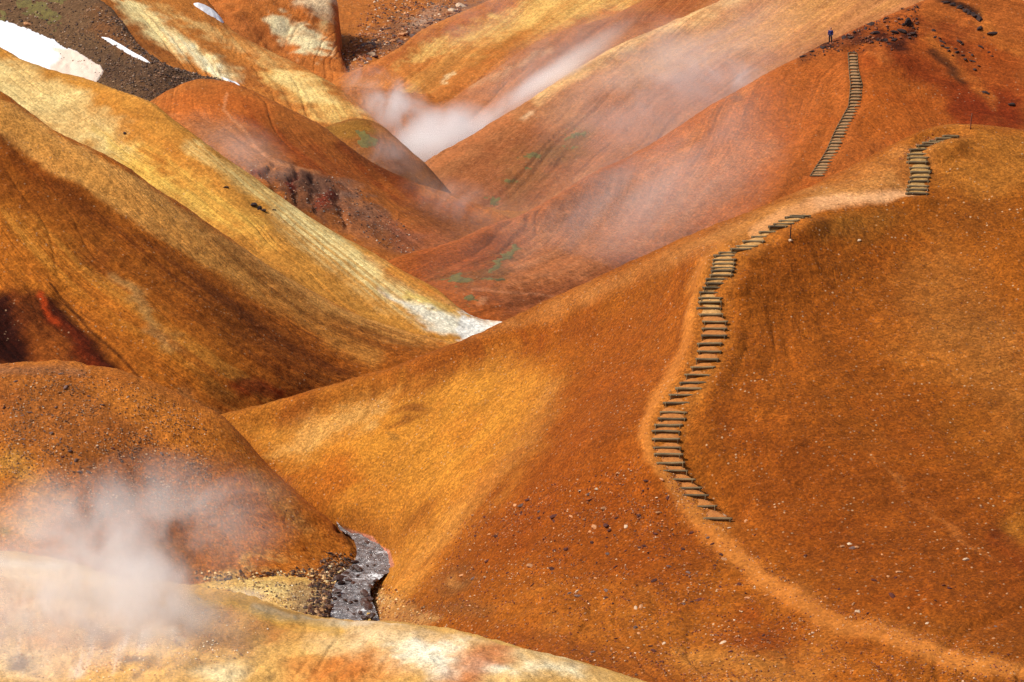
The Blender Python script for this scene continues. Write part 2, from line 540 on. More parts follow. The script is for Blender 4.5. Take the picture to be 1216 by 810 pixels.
def bench(H, logs, half, fade, depth):
    """the slope is dug level across each flight, a little below its logs"""
    p = np.array([l[0] for l in logs])
    for _ in range(2): p[1:-1] = 0.25 * p[:-2] + 0.5 * p[1:-1] + 0.25 * p[2:]
    X, Y = H.P[..., 0], H.P[..., 1]
    m = (X > p[:, 0].min() - 3) & (X < p[:, 0].max() + 3) & (Y > p[:, 1].min() - 3) & (Y < p[:, 1].max() + 3) & H.vis
    x, y = X[m], Y[m]
    best = np.full(x.shape, 1e9)
    zc = np.zeros(x.shape)
    for A, B in zip(p[:-1], p[1:]):
        d = B[:2] - A[:2]
        L2 = d @ d + 1e-9
        t_ = np.clip(((x - A[0]) * d[0] + (y - A[1]) * d[1]) / L2, 0, 1)
        r_ = np.hypot((x - A[0] - t_ * d[0]), (y - A[1] - t_ * d[1]))
        k_ = r_ < best
        best[k_] = r_[k_]
        zc[k_] = (A[2] + t_ * (B[2] - A[2]))[k_]
    w = 1 - sstep(half, half + fade, best)
    H.P[..., 2][m] += (zc - depth - H.P[..., 2][m]) * w


# surveyed before the ground is cut, so logs lie on the slope itself
def survey(H, fl):
    return [(spot(H, (a + b) / 2, y), (b - a), spot(H, b, y) - spot(H, a, y)) for a, b, y in fl]


log_front = survey(HC, FRONT)
log_upper = survey(HC, UPPER)
bench(HC, log_front, 0.85, 1.1, 0.09)
bench(HC, log_upper, 0.75, 0.9, 0.06)

# ---- the stream and its bed
bankR = [(400, 624), (418, 634), (440, 640.5), (448, 650), (459, 655), (463, 671), (451, 684), (435, 697), (430, 710), (436, 736), (444, 760)]
bankL = [(402, 628), (417, 637), (426, 648), (428, 660), (422, 672), (412, 686), (405, 700), (401, 714), (391, 730), (378, 748), (362, 770)]
ZS0 = 50 - 46.9
stream_poly = bankL + bankR[::-1]


def carve_stream(H):
    sd = sd_poly(H.u + 0.25 * H.wx, H.v + 0.25 * H.wy, stream_poly)
    w = 1 - sstep(-2.5, 3.0, sd)
    low = np.minimum(H.P[..., 2], ZS0 - 0.32)
    H.P[..., 2] += (low - H.P[..., 2]) * w * H.vis
    return sd


carve_stream(HC)


def wet_bank(H):
    sd = sd_poly(H.u + 0.5 * H.wx, H.v + 0.5 * H.wy, stream_poly)
    w = (1 - sstep(1.0, 6.0, sd)) * H.vis * (0.6 + 0.4 * sstep(-0.2, 0.2, H.bn))
    left = sstep(-4, 6, np.interp(H.v, [622, 760], [0, 0]) + (430 - H.u))
    H.col += (lin((78, 50, 32), KALB) - H.col) * (w * (0.35 + 0.5 * left))[..., None]


left_bank_path = [(938, 256), (895, 276), (860, 293), (838, 312), (828, 340), (822, 375), (815, 415), (795, 450), (772, 492), (767, 520), (774, 553), (800, 590), (838, 628), (872, 655),
                  (910, 690), (960, 722), (1010, 745), (1075, 760), (1140, 785), (1230, 800), (1300, 812)]
top_path = [(895, 276), (930, 256), (960, 245), (1000, 238), (1040, 236), (1078, 230), (1092, 225)]
paint(HC, (154, 84, 22),
      ((194, 126, 49), 0.9, 'poly', [(255, 500), (420, 462), (600, 420), (660, 440), (665, 490), (630, 545), (560, 620), (470, 715), (430, 700), (420, 640), (330, 545)], dict(edge=26, warp=1.6)),
      ((198, 132, 47), 0.6, 'poly', [(330, 530), (430, 480), (560, 440), (640, 450), (620, 520), (520, 590), (430, 610), (370, 580)], dict(edge=30, warp=2.0, streak=0.5, th=-0.1)),
      ((201, 146, 77), 0.5, 'poly', [(315, 538), (365, 492), (470, 462), (430, 515), (360, 548)], dict(edge=10, warp=2.4, blotch=0.9, bth=-0.1)),
      ((220, 172, 105), 0.42, 'poly', [(322, 530), (350, 505), (440, 478), (470, 470), (430, 500), (360, 535)], dict(edge=7, warp=2.8, blotch=1.0, bth=0.12)),
      ((121, 90, 48), 0.5, 'blob', (462, 515, 9, 6, 0), dict(warp=1.6)),
      ((166, 80, 19), 0.55, 'poly', [(340, 560), (420, 545), (470, 590), (440, 640), (400, 620)], dict(edge=18, warp=2.6, blotch=0.7)),
      ((137, 73, 22), 0.5, 'line', [(415, 628), (470, 640), (500, 610)], dict(w=14, soft=0.9, warp=1.6)),
      ((107, 49, 16), 0.7, 'blob', (490, 487, 34, 13, -12), dict(warp=2.2, blotch=0.5)),
      ((201, 137, 67), 0.6, 'line', [(655, 465), (640, 510), (590, 575), (520, 640), (455, 712)], dict(w=15, soft=0.9, warp=1.0, streak=0.75, th=0.0)),
      ((125, 58, 16), 0.65, 'line', [(345, 492), (430, 470), (520, 438), (620, 405), (690, 380)], dict(w=18, soft=0.9, warp=1.0, streak=0.6)),
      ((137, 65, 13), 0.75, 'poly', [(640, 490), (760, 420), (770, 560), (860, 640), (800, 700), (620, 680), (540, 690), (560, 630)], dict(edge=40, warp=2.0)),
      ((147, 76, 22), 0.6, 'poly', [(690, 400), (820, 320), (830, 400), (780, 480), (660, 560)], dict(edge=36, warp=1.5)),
      ((179, 116, 62), 0.75, 'poly', [(560, 402), (700, 336), (860, 266), (960, 222), (1100, 160), (1150, 153), (1090, 220), (940, 255), (860, 290), (760, 330), (660, 378)], dict(edge=10, warp=0.8, streak=0.35)),  # pale crest band: overhead light on the flatter top, put into the colour
      ((191, 132, 74), 0.65, 'poly', [(840, 285), (950, 235), (1060, 200), (1080, 226), (960, 250), (880, 280)], dict(edge=10, warp=1.0)),
      ((175, 110, 44), 0.8, 'poly', [(1100, 162), (1160, 150), (1230, 165), (1260, 215), (1160, 235), (1110, 215)], dict(edge=22, warp=1.5)),
      ((133, 87, 31), 0.7, 'blob', (1010, 272, 62, 22, -8), dict(warp=1.6)),
      ((125, 68, 21), 0.45, 'blob', (1160, 250, 60, 30, 5), dict(warp=1.8)),
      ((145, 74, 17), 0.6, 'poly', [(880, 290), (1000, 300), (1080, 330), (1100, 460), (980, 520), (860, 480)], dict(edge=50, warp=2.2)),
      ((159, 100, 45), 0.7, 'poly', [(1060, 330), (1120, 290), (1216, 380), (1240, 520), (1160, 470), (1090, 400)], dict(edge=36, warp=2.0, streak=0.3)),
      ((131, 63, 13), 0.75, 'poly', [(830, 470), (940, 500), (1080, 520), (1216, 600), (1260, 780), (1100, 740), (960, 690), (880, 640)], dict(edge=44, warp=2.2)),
      ((183, 109, 51), 0.4, 'line', [(1040, 540), (1085, 590), (1120, 625), (1150, 648), (1180, 664)], dict(w=2.6, soft=0.9, warp=1.2, streak=0.7, th=0.0)),
      ((182, 110, 44), 0.4, 'line', [(1110, 410), (1150, 455), (1200, 525), (1240, 570)], dict(w=5, soft=0.9, warp=0.9, streak=0.5)),
      ((177, 104, 38), 0.45, 'poly', [(1010, 330), (1216, 460), (1216, 560), (1080, 470)], dict(edge=20, warp=1.0, streak=1.0, th=0.15)),
      ((179, 114, 40), 0.55, 'blob', (1205, 630, 22, 26, 0), dict(warp=1.5)),
      ((117, 49, 12), 0.6, 'line', [(1180, 640), (1240, 680)], dict(w=9, warp=1.0)),
      ((113, 85, 54), 0.55, 'blob', (540, 690, 36, 16, -12), dict(warp=1.6, blotch=0.5)),
      ((184, 124, 67), 0.6, 'blob', (540, 692, 9, 6, 0), dict(warp=0.6)),
      ((113, 74, 42), 0.5, 'line', [(500, 722), (580, 728)], dict(w=11, warp=1.4, blotch=0.5)),
      ((201, 159, 105), 0.8, 'poly', [(438, 712), (450, 700), (470, 712), (520, 735), (480, 752), (448, 745)], dict(edge=6, warp=0.9, blotch=0.6, bth=-0.1)),
      ((186, 120, 51), 0.55, 'poly', [(600, 720), (760, 705), (860, 735), (850, 790), (760, 800), (640, 760)], dict(edge=22, warp=2.5, blotch=0.8, bth=0.0)),
      ((133, 68, 24), 0.5, 'line', [(560, 752), (680, 775), (780, 805)], dict(w=16, warp=1.4)),
      ((184, 120, 55), 0.6, 'poly', [(800, 775), (960, 765), (1000, 790), (960, 815), (820, 815)], dict(edge=14, warp=2.5, blotch=0.7, bth=0.0)),
      ((131, 54, 12), 0.6, 'blob', (905, 755, 60, 26, 15), dict(warp=2.5)),
      ((175, 103, 39), 0.5, 'line', [(1000, 750), (960, 775), (940, 815)], dict(w=13, warp=1.2)),
      ((198, 122, 55), 0.85, 'line', left_bank_path[2:], dict(w=8.0, soft=0.7, warp=0.7)),
      ((196, 120, 53), 0.8, 'line', left_bank_path[11:], dict(w=12.5, soft=0.65, warp=1.0, blotch=0.25)),
      ((227, 170, 125), 0.92, 'line', top_path, dict(w=6.5, soft=0.75, warp=0.5)),
      ((184, 114, 47), 0.5, 'line', mid_line(FRONT), dict(w=19, soft=0.5, warp=0.5)),
      ((216, 141, 125), 0.9, 'line', [(404, 628), (419, 633), (441, 639.5), (449.5, 649.5), (460.5, 655), (465, 671)], dict(w=2.6, soft=0.6, warp=0.08)),
      )
wet_bank(HC)
earth = earth_mat('ochre_ash', streak=0.24, grain=0.5, fine=8.0, pebble=0.75, bump=0.55, warm=0.35)
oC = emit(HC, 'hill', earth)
# the trodden path beside the steps: a worn sheet of the same ash
_pw = np.maximum(weight(HC, ('line', left_bank_path[2:11], dict(w=6.0, soft=0.5, warp=0.4))),
                 np.maximum(weight(HC, ('line', left_bank_path[10:], dict(w=11.5, soft=0.5, warp=0.5))),
                            weight(HC, ('line', top_path, dict(w=5.0, soft=0.5, warp=0.4)))))
path_mat = earth_mat('trodden_ash', streak=0.12, grain=0.34, fine=8.0, pebble=0.6, bump=0.35, warm=0.2)
oPath = tag(drape(HC, _pw, 'path', 0.02, path_mat, lo=0.25, sink=0.03), kind='structure')

# ---- dark knoll on the near left
b_rows = [
    [(-140, 452, 140), (0, 438, 140), (60, 436.5, 140.5), (115, 443, 141), (172, 458, 141), (230, 483, 141), (265, 504, 140.6), (312, 555, 139.9), (360, 599, 139.2), (400, 631, 138.8), (424, 656, 138), (440, 680, 137)],
    [(-150, 520, 135), (-10, 510, 135), (50, 505, 135.5), (100, 505, 136), (160, 515, 136.5), (215, 530, 137), (260, 555, 137), (300, 590, 137), (345, 625, 137), (385, 650, 137), (412, 668, 136.5), (430, 690, 135.5)],
    [(-170, 610, 129), (-20, 600, 129), (40, 595, 129.5), (90, 595, 130), (140, 600, 131), (195, 610, 132), (245, 625, 133), (290, 645, 133.5), (330, 660, 134), (370, 672, 134.5), (400, 685, 134), (420, 700, 133)],
    [(-190, 690, 124), (-30, 680, 124), (30, 675, 124.5), (80, 675, 125), (130, 680, 126), (180, 688, 127.5), (230, 692, 129), (280, 692, 130), (325, 693, 131), (365, 693, 131.5), (395, 697, 131.5), (412, 710, 130.5)],
]
HB = loft(b_rows, gul=0.14, gs=3, lump=0.14, res=1.5, big=0.35, rill=0.10, small=0.08, seed=202, back=DEEP, shear=((0, 0), (0.5, -0.3), (1, -0.5)))
carve_stream(HB)
paint(HB, (185, 107, 38),
      ((156, 91, 44), 0.7, 'poly', [(-20, 440), (120, 445), (200, 480), (230, 540), (160, 600), (60, 560), (-20, 500)], dict(edge=34, warp=2.2)),
      ((116, 91, 78), 0.7, 'line', [(0, 440), (75, 438), (100, 442)], dict(w=5, soft=0.8, warp=0.6, blotch=0.4)),
      ((212, 129, 50), 0.7, 'poly', [(110, 455), (190, 470), (260, 510), (330, 590), (260, 580), (170, 510)], dict(edge=16, warp=1.6)),
      ((203, 120, 42), 0.65, 'poly', [(200, 560), (330, 590), (410, 660), (330, 680), (230, 650)], dict(edge=30, warp=1.8)),
      ((133, 69, 22), 0.55, 'poly', [(60, 590), (180, 560), (230, 620), (200, 680), (60, 640)], dict(edge=30, warp=1.8)),
      ((156, 124, 84), 0.6, 'line', [(300, 562), (322, 588), (350, 612), (368, 628)], dict(w=7, soft=0.8, warp=0.9, streak=0.4)),
      ((214, 151, 84), 0.5, 'line', [(290, 560), (330, 605), (380, 645)], dict(w=5, soft=0.9, warp=1.0, streak=0.8, th=0.1)),
      ((218, 159, 80), 0.55, 'line', [(15, 545), (38, 575), (42, 610), (35, 640)], dict(w=12, soft=0.9, warp=1.3, blotch=0.6)),
      ((214, 171, 110), 0.55, 'line', [(180, 655), (240, 690), (300, 688)], dict(w=12, soft=0.9, warp=1.6, blotch=0.8, bth=0.1)),
      ((222, 169, 92), 0.7, 'blob', (293, 662, 8, 11, 10), dict(warp=1.0)),
      ((99, 51, 24), 0.7, 'line', [(300, 692), (345, 690), (395, 688), (418, 676)], dict(w=5, soft=0.9, warp=0.9)),
      ((232, 190, 120), 0.75, 'poly', [(225, 668), (290, 652), (350, 672), (405, 688), (330, 696), (240, 696)], dict(edge=9, warp=2.8, blotch=1.0, bth=0.08)),
      ((214, 152, 70), 0.55, 'poly', [(-20, 545), (60, 550), (70, 600), (40, 640), (-20, 640)], dict(edge=16, warp=2.4, blotch=0.7)),
      ((190, 126, 52), 0.5, 'line', [(270, 520), (320, 580), (380, 640)], dict(w=20, soft=0.9, warp=1.6, streak=0.6)),
      ((124, 109, 44), 0.6, 'blob', (3, 632, 12, 5, 0), dict(warp=0.8)),
      )
wet_bank(HB)
knoll_mat = earth_mat('gravelly_ash', streak=0.2, grain=0.52, fine=7.0, pebble=1.0, bump=0.6, warm=0.3)
emit(HB, 'hill', knoll_mat)

# ---- gravel bar beside the stream
g_rows = [
    [(60, 680, 130), (150, 682, 130.3), (250, 682, 131), (330, 681, 132.2), (390, 684, 134), (440, 688, 136)],
    [(60, 708, 126.5), (150, 710, 126.5), (250, 711, 126.7), (330, 712, 127), (385, 715, 127.3), (440, 718, 127.8)],
    [(60, 745, 119.5), (150, 745, 120), (250, 746, 120.5), (330, 748, 121), (378, 750, 121.3), (440, 752, 121.6)],
    [(60, 790, 111), (150, 790, 111), (250, 792, 111.5), (330, 795, 112), (378, 797, 112.5), (440, 800, 113)],
]
HG = loft(g_rows, gul=0.0, lump=0.15, res=1.5, big=0.25, rill=0.03, small=0.12, seed=303, back=((4, -1.0), (9, -4)), front=((-4, -2), (-8, -6)))
carve_stream(HG)
paint(HG, (222, 178, 104),
      ((150, 128, 104), 0.8, 'poly', [(330, 690), (420, 690), (410, 760), (350, 750)], dict(edge=12, warp=1.6, blotch=0.6)),
      ((244, 220, 160), 0.8, 'poly', [(270, 690), (340, 690), (330, 730), (280, 720)], dict(edge=10, warp=1.8, blotch=0.7)),
      ((196, 122, 50), 0.7, 'line', [(215, 700), (260, 705), (300, 725)], dict(w=9, warp=1.8)),
      ((84, 54, 40), 0.7, 'line', [(408, 690), (400, 712), (388, 735)], dict(w=7, soft=0.9, warp=1.4)),
      )
wet_bank(HG)
emit(HG, 'riverbank', earth_mat('river_gravel', streak=0.05, grain=0.42, fine=6.0, pebble=1.0, bump=0.8, warm=0.4))

# ---- bright bleached mound at the bottom edge
a_rows = [
    [(-170, 640, 88.5), (-40, 658, 88), (60, 672, 87.5), (130, 688, 87), (210, 699, 86), (275, 712, 85), (340, 733, 84), (405, 742.5, 83), (475, 747, 82), (550, 757.5, 81), (640, 778, 80), (780, 815, 79), (900, 850, 78)],
    [(-180, 690, 84), (-50, 705, 84), (50, 718, 83.5), (120, 730, 83), (195, 738, 82.4), (260, 748, 81.8), (325, 760, 81.2), (390, 768, 80.6), (460, 773, 79.8), (540, 782, 79), (640, 800, 78), (780, 835, 77), (900, 870, 76)],
    [(-190, 770, 79), (-60, 780, 79), (45, 788, 79), (115, 795, 78.5), (190, 800, 78), (255, 805, 77.5), (320, 812, 77), (385, 816, 76.5), (455, 820, 76), (535, 826, 75.2), (640, 842, 74.3), (780, 872, 73.5), (900, 905, 72)],
    [(-200, 880, 73), (-70, 885, 73), (40, 890, 73), (110, 895, 72.5), (185, 900, 72), (250, 900, 71.5), (315, 900, 71), (380, 900, 70.5), (450, 900, 70), (530, 905, 69.5), (640, 915, 69), (780, 940, 68), (900, 970, 67)],
]
HA = loft(a_rows, gul=0.10, gs=2.0, lump=0.2, res=1.5, big=0.28, rill=0.05, small=0.07, seed=404, bigs=6, back=((5, -1.8), (16, -9), (34, -30)), rs=0.8, rt=5,
          shear=((0, 0), (1, 0.4)), taper_crest=0.5)
paint(HA, (226, 174, 102),
      ((248, 224, 183), 0.85, 'poly', [(400, 740), (640, 775), (700, 800), (560, 815), (420, 790), (360, 760)], dict(edge=12, warp=1.8, blotch=0.6, bth=-0.05)),
      ((244, 230, 207), 0.85, 'line', [(300, 722), (345, 735), (405, 742)], dict(w=5, soft=0.8, warp=0.5)),
      ((255, 247, 244), 0.8, 'line', [(430, 752), (500, 760), (540, 775), (520, 800)], dict(w=16, soft=0.9, warp=2.2, blotch=0.8)),
      ((210, 120, 68), 0.6, 'line', [(590, 780), (560, 800), (540, 820)], dict(w=20, soft=0.9, warp=2.0, streak=0.5)),
      ((216, 133, 65), 0.65, 'poly', [(330, 790), (430, 770), (500, 790), (470, 815), (340, 815)], dict(edge=14, warp=2.0, streak=0.4)),
      ((179, 104, 41), 0.7, 'poly', [(225, 712), (300, 725), (360, 742), (420, 752), (330, 760), (250, 745)], dict(edge=9, warp=1.7, streak=0.5)),
      ((218, 166, 73), 0.7, 'line', [(225, 706), (280, 716), (330, 736), (400, 748)], dict(w=6, soft=0.9, warp=1.0)),
      ((132, 79, 36), 0.55, 'line', [(395, 768), (345, 785), (315, 806)], dict(w=2.0, soft=0.9, warp=1.0, blotch=0.7)),
      ((91, 72, 61), 0.8, 'blob', (322, 805, 10, 5, -20), dict(warp=0.8, blotch=0.5)),
      ((153, 101, 61), 0.7, 'line', [(215, 740), (250, 760), (290, 765)], dict(w=14, soft=0.9, warp=1.6)),
      ((240, 222, 183), 0.75, 'blob', (262, 800, 34, 12, -10), dict(warp=1.6)),
      ((240, 224, 204), 0.75, 'poly', [(150, 760), (215, 740), (225, 770), (180, 780)], dict(edge=6, warp=2.4, blotch=0.9, bth=0.05)),
      ((244, 214, 178), 0.8, 'poly', [(-20, 665), (90, 680), (180, 700), (190, 760), (60, 800), (-20, 800)], dict(edge=20, warp=2.2, blotch=0.5)),
      ((246, 230, 214), 0.7, 'line', [(-20, 664), (30, 668), (70, 675)], dict(w=5, warp=0.9)),
      ((199, 131, 73), 0.7, 'poly', [(-20, 690), (120, 705), (190, 730), (120, 790), (-20, 770)], dict(edge=14, warp=3.0, blotch=1.0, bth=0.1)),
      ((255, 245, 251), 0.8, 'poly', [(-20, 690), (120, 705), (190, 740), (120, 800), (-20, 800)], dict(edge=12, warp=3.2, streak=1.0, th=0.15)),
      ((153, 99, 68), 0.6, 'line', [(100, 725), (120, 750), (118, 790)], dict(w=9, soft=0.9, warp=2.6, blotch=0.8)),
      ((97, 87, 104), 0.75, 'blob', (28, 788, 20, 7, 0), dict(warp=1.8)),
      ((97, 83, 95), 0.7, 'blob', (155, 782, 22, 6, 0), dict(warp=1.8)),
      ((122, 68, 43), 0.7, 'blob', (36, 806, 12, 5, 0), dict(warp=1.4)),
      ((255, 250, 230), 0.9, 'poly', [(440, 760), (500, 756), (560, 772), (600, 790), (640, 800), (600, 812), (540, 800), (470, 790)], dict(edge=6, warp=2.6, blotch=1.0, bth=0.08)),
      ((255, 246, 220), 0.9, 'line', [(630, 790), (680, 800), (720, 812)], dict(w=9, soft=0.9, warp=1.8, blotch=0.9)),
      ((208, 112, 58), 0.7, 'line', [(590, 776), (566, 792), (545, 815)], dict(w=15, soft=0.9, warp=2.2, blotch=0.5)),
      ((214, 122, 52), 0.65, 'poly', [(340, 785), (400, 770), (440, 780), (430, 812), (350, 812)], dict(edge=12, warp=2.0, streak=0.5)),
      )
emit(HA, 'hill', earth_mat('bleached_clay', sx=2.0, sy=0.5, streak=0.16, grain=0.36, fine=14.0, pebble=0.4, bump=0.45, warm=0.3))

# ---- big striated hillside on the left
d_rows = [
    [(-150, 20, 182), (-60, 72, 180), (0, 112, 178), (37, 138, 177.5), (67, 157, 177), (110, 178, 176.5), (145, 195, 176.5), (180, 219, 176.5), (232, 252, 177), (290, 293, 178), (350, 332, 179), (430, 374, 180), (500, 396, 180), (560, 408, 179), (640, 425, 178)],
    [(-180, 120, 176), (-80, 165, 174), (-10, 200, 172), (40, 225, 171.5), (85, 245, 171), (135, 265, 171), (175, 282, 171), (215, 300, 171.5), (268, 325, 172.5), (325, 352, 174), (380, 375, 175.5), (450, 397, 177.2), (510, 410, 177.8), (570, 420, 177), (650, 434, 176)],
    [(-200, 220, 170), (-90, 260, 168), (-10, 295, 166), (50, 315, 165.5), (105, 335, 165.5), (155, 350, 165.5), (200, 362, 166), (245, 375, 166.5), (300, 393, 168), (355, 410, 170), (410, 422, 172), (470, 428, 174), (520, 431, 175), (580, 436, 175), (660, 444, 174)],
    [(-220, 330, 164), (-100, 360, 162), (-10, 385, 160.5), (60, 400, 160.5), (120, 415, 160.5), (175, 425, 161), (220, 435, 161.5), (265, 443, 162.5), (320, 450, 164.5), (370, 455, 167), (420, 457, 169.5), (480, 456, 172), (530, 454, 173.5), (590, 452, 174), (670, 458, 173)],
    [(-240, 440, 157), (-110, 455, 156), (-10, 470, 155), (70, 480, 155.5), (130, 490, 156), (185, 498, 156.5), (230, 505, 157.5), (275, 510, 159), (330, 510, 161.5), (380, 507, 165), (430, 502, 168), (490, 493, 171), (540, 484, 173), (600, 478, 173.5), (680, 478, 172.5)],
    [(-250, 500, 153), (-120, 520, 152), (-10, 540, 151), (80, 550, 151), (145, 560, 151.5), (200, 565, 152), (245, 565, 153), (290, 565, 155), (345, 560, 158), (395, 550, 162), (445, 535, 166), (500, 520, 169), (550, 505, 172), (610, 495, 172.5), (690, 490, 172)],
]
HD = loft(d_rows, gul=0.12, gs=4.5, lump=0.14, res=1.5, big=0.5, rill=0.14, small=0.07, seed=505, back=((5, -2.0), (16, -8), (40, -40)), rs=1.0, rt=14,
          shear=((0, -1.0), (0.4, -1.3), (1, -1.6)))
# the red hollow: two sunken gullies
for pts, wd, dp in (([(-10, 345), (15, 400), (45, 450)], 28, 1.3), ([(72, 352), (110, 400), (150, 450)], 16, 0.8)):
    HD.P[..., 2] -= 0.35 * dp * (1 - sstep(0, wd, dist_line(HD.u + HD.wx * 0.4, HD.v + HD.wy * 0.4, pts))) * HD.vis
paint(HD, (180, 100, 32),
      ((200, 123, 41), 0.65, 'poly', [(0, 230), (120, 260), (260, 370), (330, 470), (240, 480), (120, 380), (0, 320)], dict(edge=40, warp=2.0, streak=0.6, th=-0.05)),
      ((236, 172, 95), 0.9, 'poly', [(-20, 105), (110, 182), (240, 266), (420, 372), (560, 408), (470, 408), (330, 358), (180, 275), (60, 200), (-20, 152)], dict(edge=6, warp=0.8, streak=0.15)),
      ((228, 157, 76), 0.7, 'line', [(0, 138), (100, 203), (200, 268), (290, 332), (380, 388), (440, 425)], dict(w=13, soft=0.6, warp=0.7, streak=0.2)),
      ((108, 50, 15), 0.7, 'line', [(-10, 168), (60, 218), (130, 264), (200, 314), (270, 362), (340, 404), (410, 440)], dict(w=11, soft=0.75, warp=0.9, streak=0.6, th=-0.15)),
      ((126, 62, 17), 0.7, 'line', [(-10, 205), (80, 262), (180, 335), (280, 405), (360, 450)], dict(w=24, soft=0.9, warp=1.2, streak=0.7, th=-0.1)),
      ((215, 146, 62), 0.55, 'line', [(-10, 262), (70, 300), (150, 360), (230, 420), (300, 470)], dict(w=16, soft=0.9, warp=1.2, streak=0.9, th=0.0)),
      ((204, 129, 56), 0.6, 'line', [(250, 285), (330, 345), (420, 392), (500, 405)], dict(w=9, soft=0.9, warp=1.0, streak=0.7)),
      ((111, 57, 19), 0.55, 'poly', [(200, 300), (330, 370), (470, 410), (380, 440), (270, 390)], dict(edge=20, warp=1.0, streak=0.8, th=0.0)),
      ((123, 69, 26), 0.6, 'poly', [(250, 280), (420, 380), (530, 402), (480, 420), (340, 380)], dict(edge=14, warp=1.2, streak=0.7)),
      ((121, 58, 20), 0.6, 'blob', (120, 312, 30, 16, 30), dict(warp=2.0, blotch=0.5)),
      ((180, 147, 96), 0.45, 'line', [(135, 332), (165, 355), (200, 400), (215, 430)], dict(w=9, soft=0.9, warp=2.2, blotch=1.0, bth=0.05)),
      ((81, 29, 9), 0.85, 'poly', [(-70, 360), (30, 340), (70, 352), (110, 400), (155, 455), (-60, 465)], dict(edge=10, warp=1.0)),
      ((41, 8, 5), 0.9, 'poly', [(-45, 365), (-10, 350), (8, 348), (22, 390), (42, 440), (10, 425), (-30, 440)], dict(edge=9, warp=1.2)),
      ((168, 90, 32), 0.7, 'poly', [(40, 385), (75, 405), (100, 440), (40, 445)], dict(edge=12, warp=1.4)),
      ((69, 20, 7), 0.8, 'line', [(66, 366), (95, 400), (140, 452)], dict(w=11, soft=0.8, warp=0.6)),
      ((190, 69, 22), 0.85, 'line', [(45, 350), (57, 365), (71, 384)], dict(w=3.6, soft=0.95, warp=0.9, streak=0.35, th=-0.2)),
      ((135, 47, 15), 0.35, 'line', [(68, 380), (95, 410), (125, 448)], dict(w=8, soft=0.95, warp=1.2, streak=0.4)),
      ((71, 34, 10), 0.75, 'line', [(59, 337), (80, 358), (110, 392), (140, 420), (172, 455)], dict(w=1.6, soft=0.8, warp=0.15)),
      ((142, 45, 16), 0.75, 'poly', [(270, 455), (300, 450), (335, 466), (330, 475), (285, 470)], dict(edge=6, warp=1.0)),
      ((142, 104, 67), 0.5, 'line', [(215, 470), (240, 488), (262, 494)], dict(w=8, soft=0.9, warp=1.0)),
      ((97, 51, 20), 0.5, 'poly', [(230, 440), (340, 450), (430, 440), (520, 415), (470, 430), (340, 480), (250, 495)], dict(edge=16, warp=1.4, streak=0.6)),
      )
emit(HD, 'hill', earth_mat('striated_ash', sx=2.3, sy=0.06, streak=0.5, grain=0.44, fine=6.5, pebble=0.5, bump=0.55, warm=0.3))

# ---- yellow ridge behind it, down to the white mineral flat
e_crest = [(-150, -10, 215), (-60, 25, 212), (0, 55, 210), (27, 71, 208.5), (57, 84, 207), (110, 98, 205), (147, 112, 203), (180, 123, 201), (205, 142, 200), (235, 164, 199), (268, 188, 198), (302, 211, 197), (335, 234, 196), (387, 268, 194), (440, 297, 192), (480, 322, 190), (520, 343, 188), (545, 364, 187), (570, 377, 186.3), (602, 382, 185.8), (680, 395, 184)]
tp = ((0, 1), (0.75, 1), (0.95, 0.35), (1, 0.3))
e_rows = [e_crest, shift(e_crest, 28, 32, -3.2, tp), shift(e_crest, 75, 92, -8.5, tp), shift(e_crest, 125, 165, -15, tp), shift(e_crest, 170, 250, -23, tp)]
HE = loft(e_rows, gul=0.2, gs=4.5, lump=0.12, res=1.5, big=0.45, rill=0.08, small=0.06, seed=606, back=((6, -2.4), (18, -10), (40, -40)), rs=1.2, rt=14, shear=((0, -1.5), (1, -1.7)))
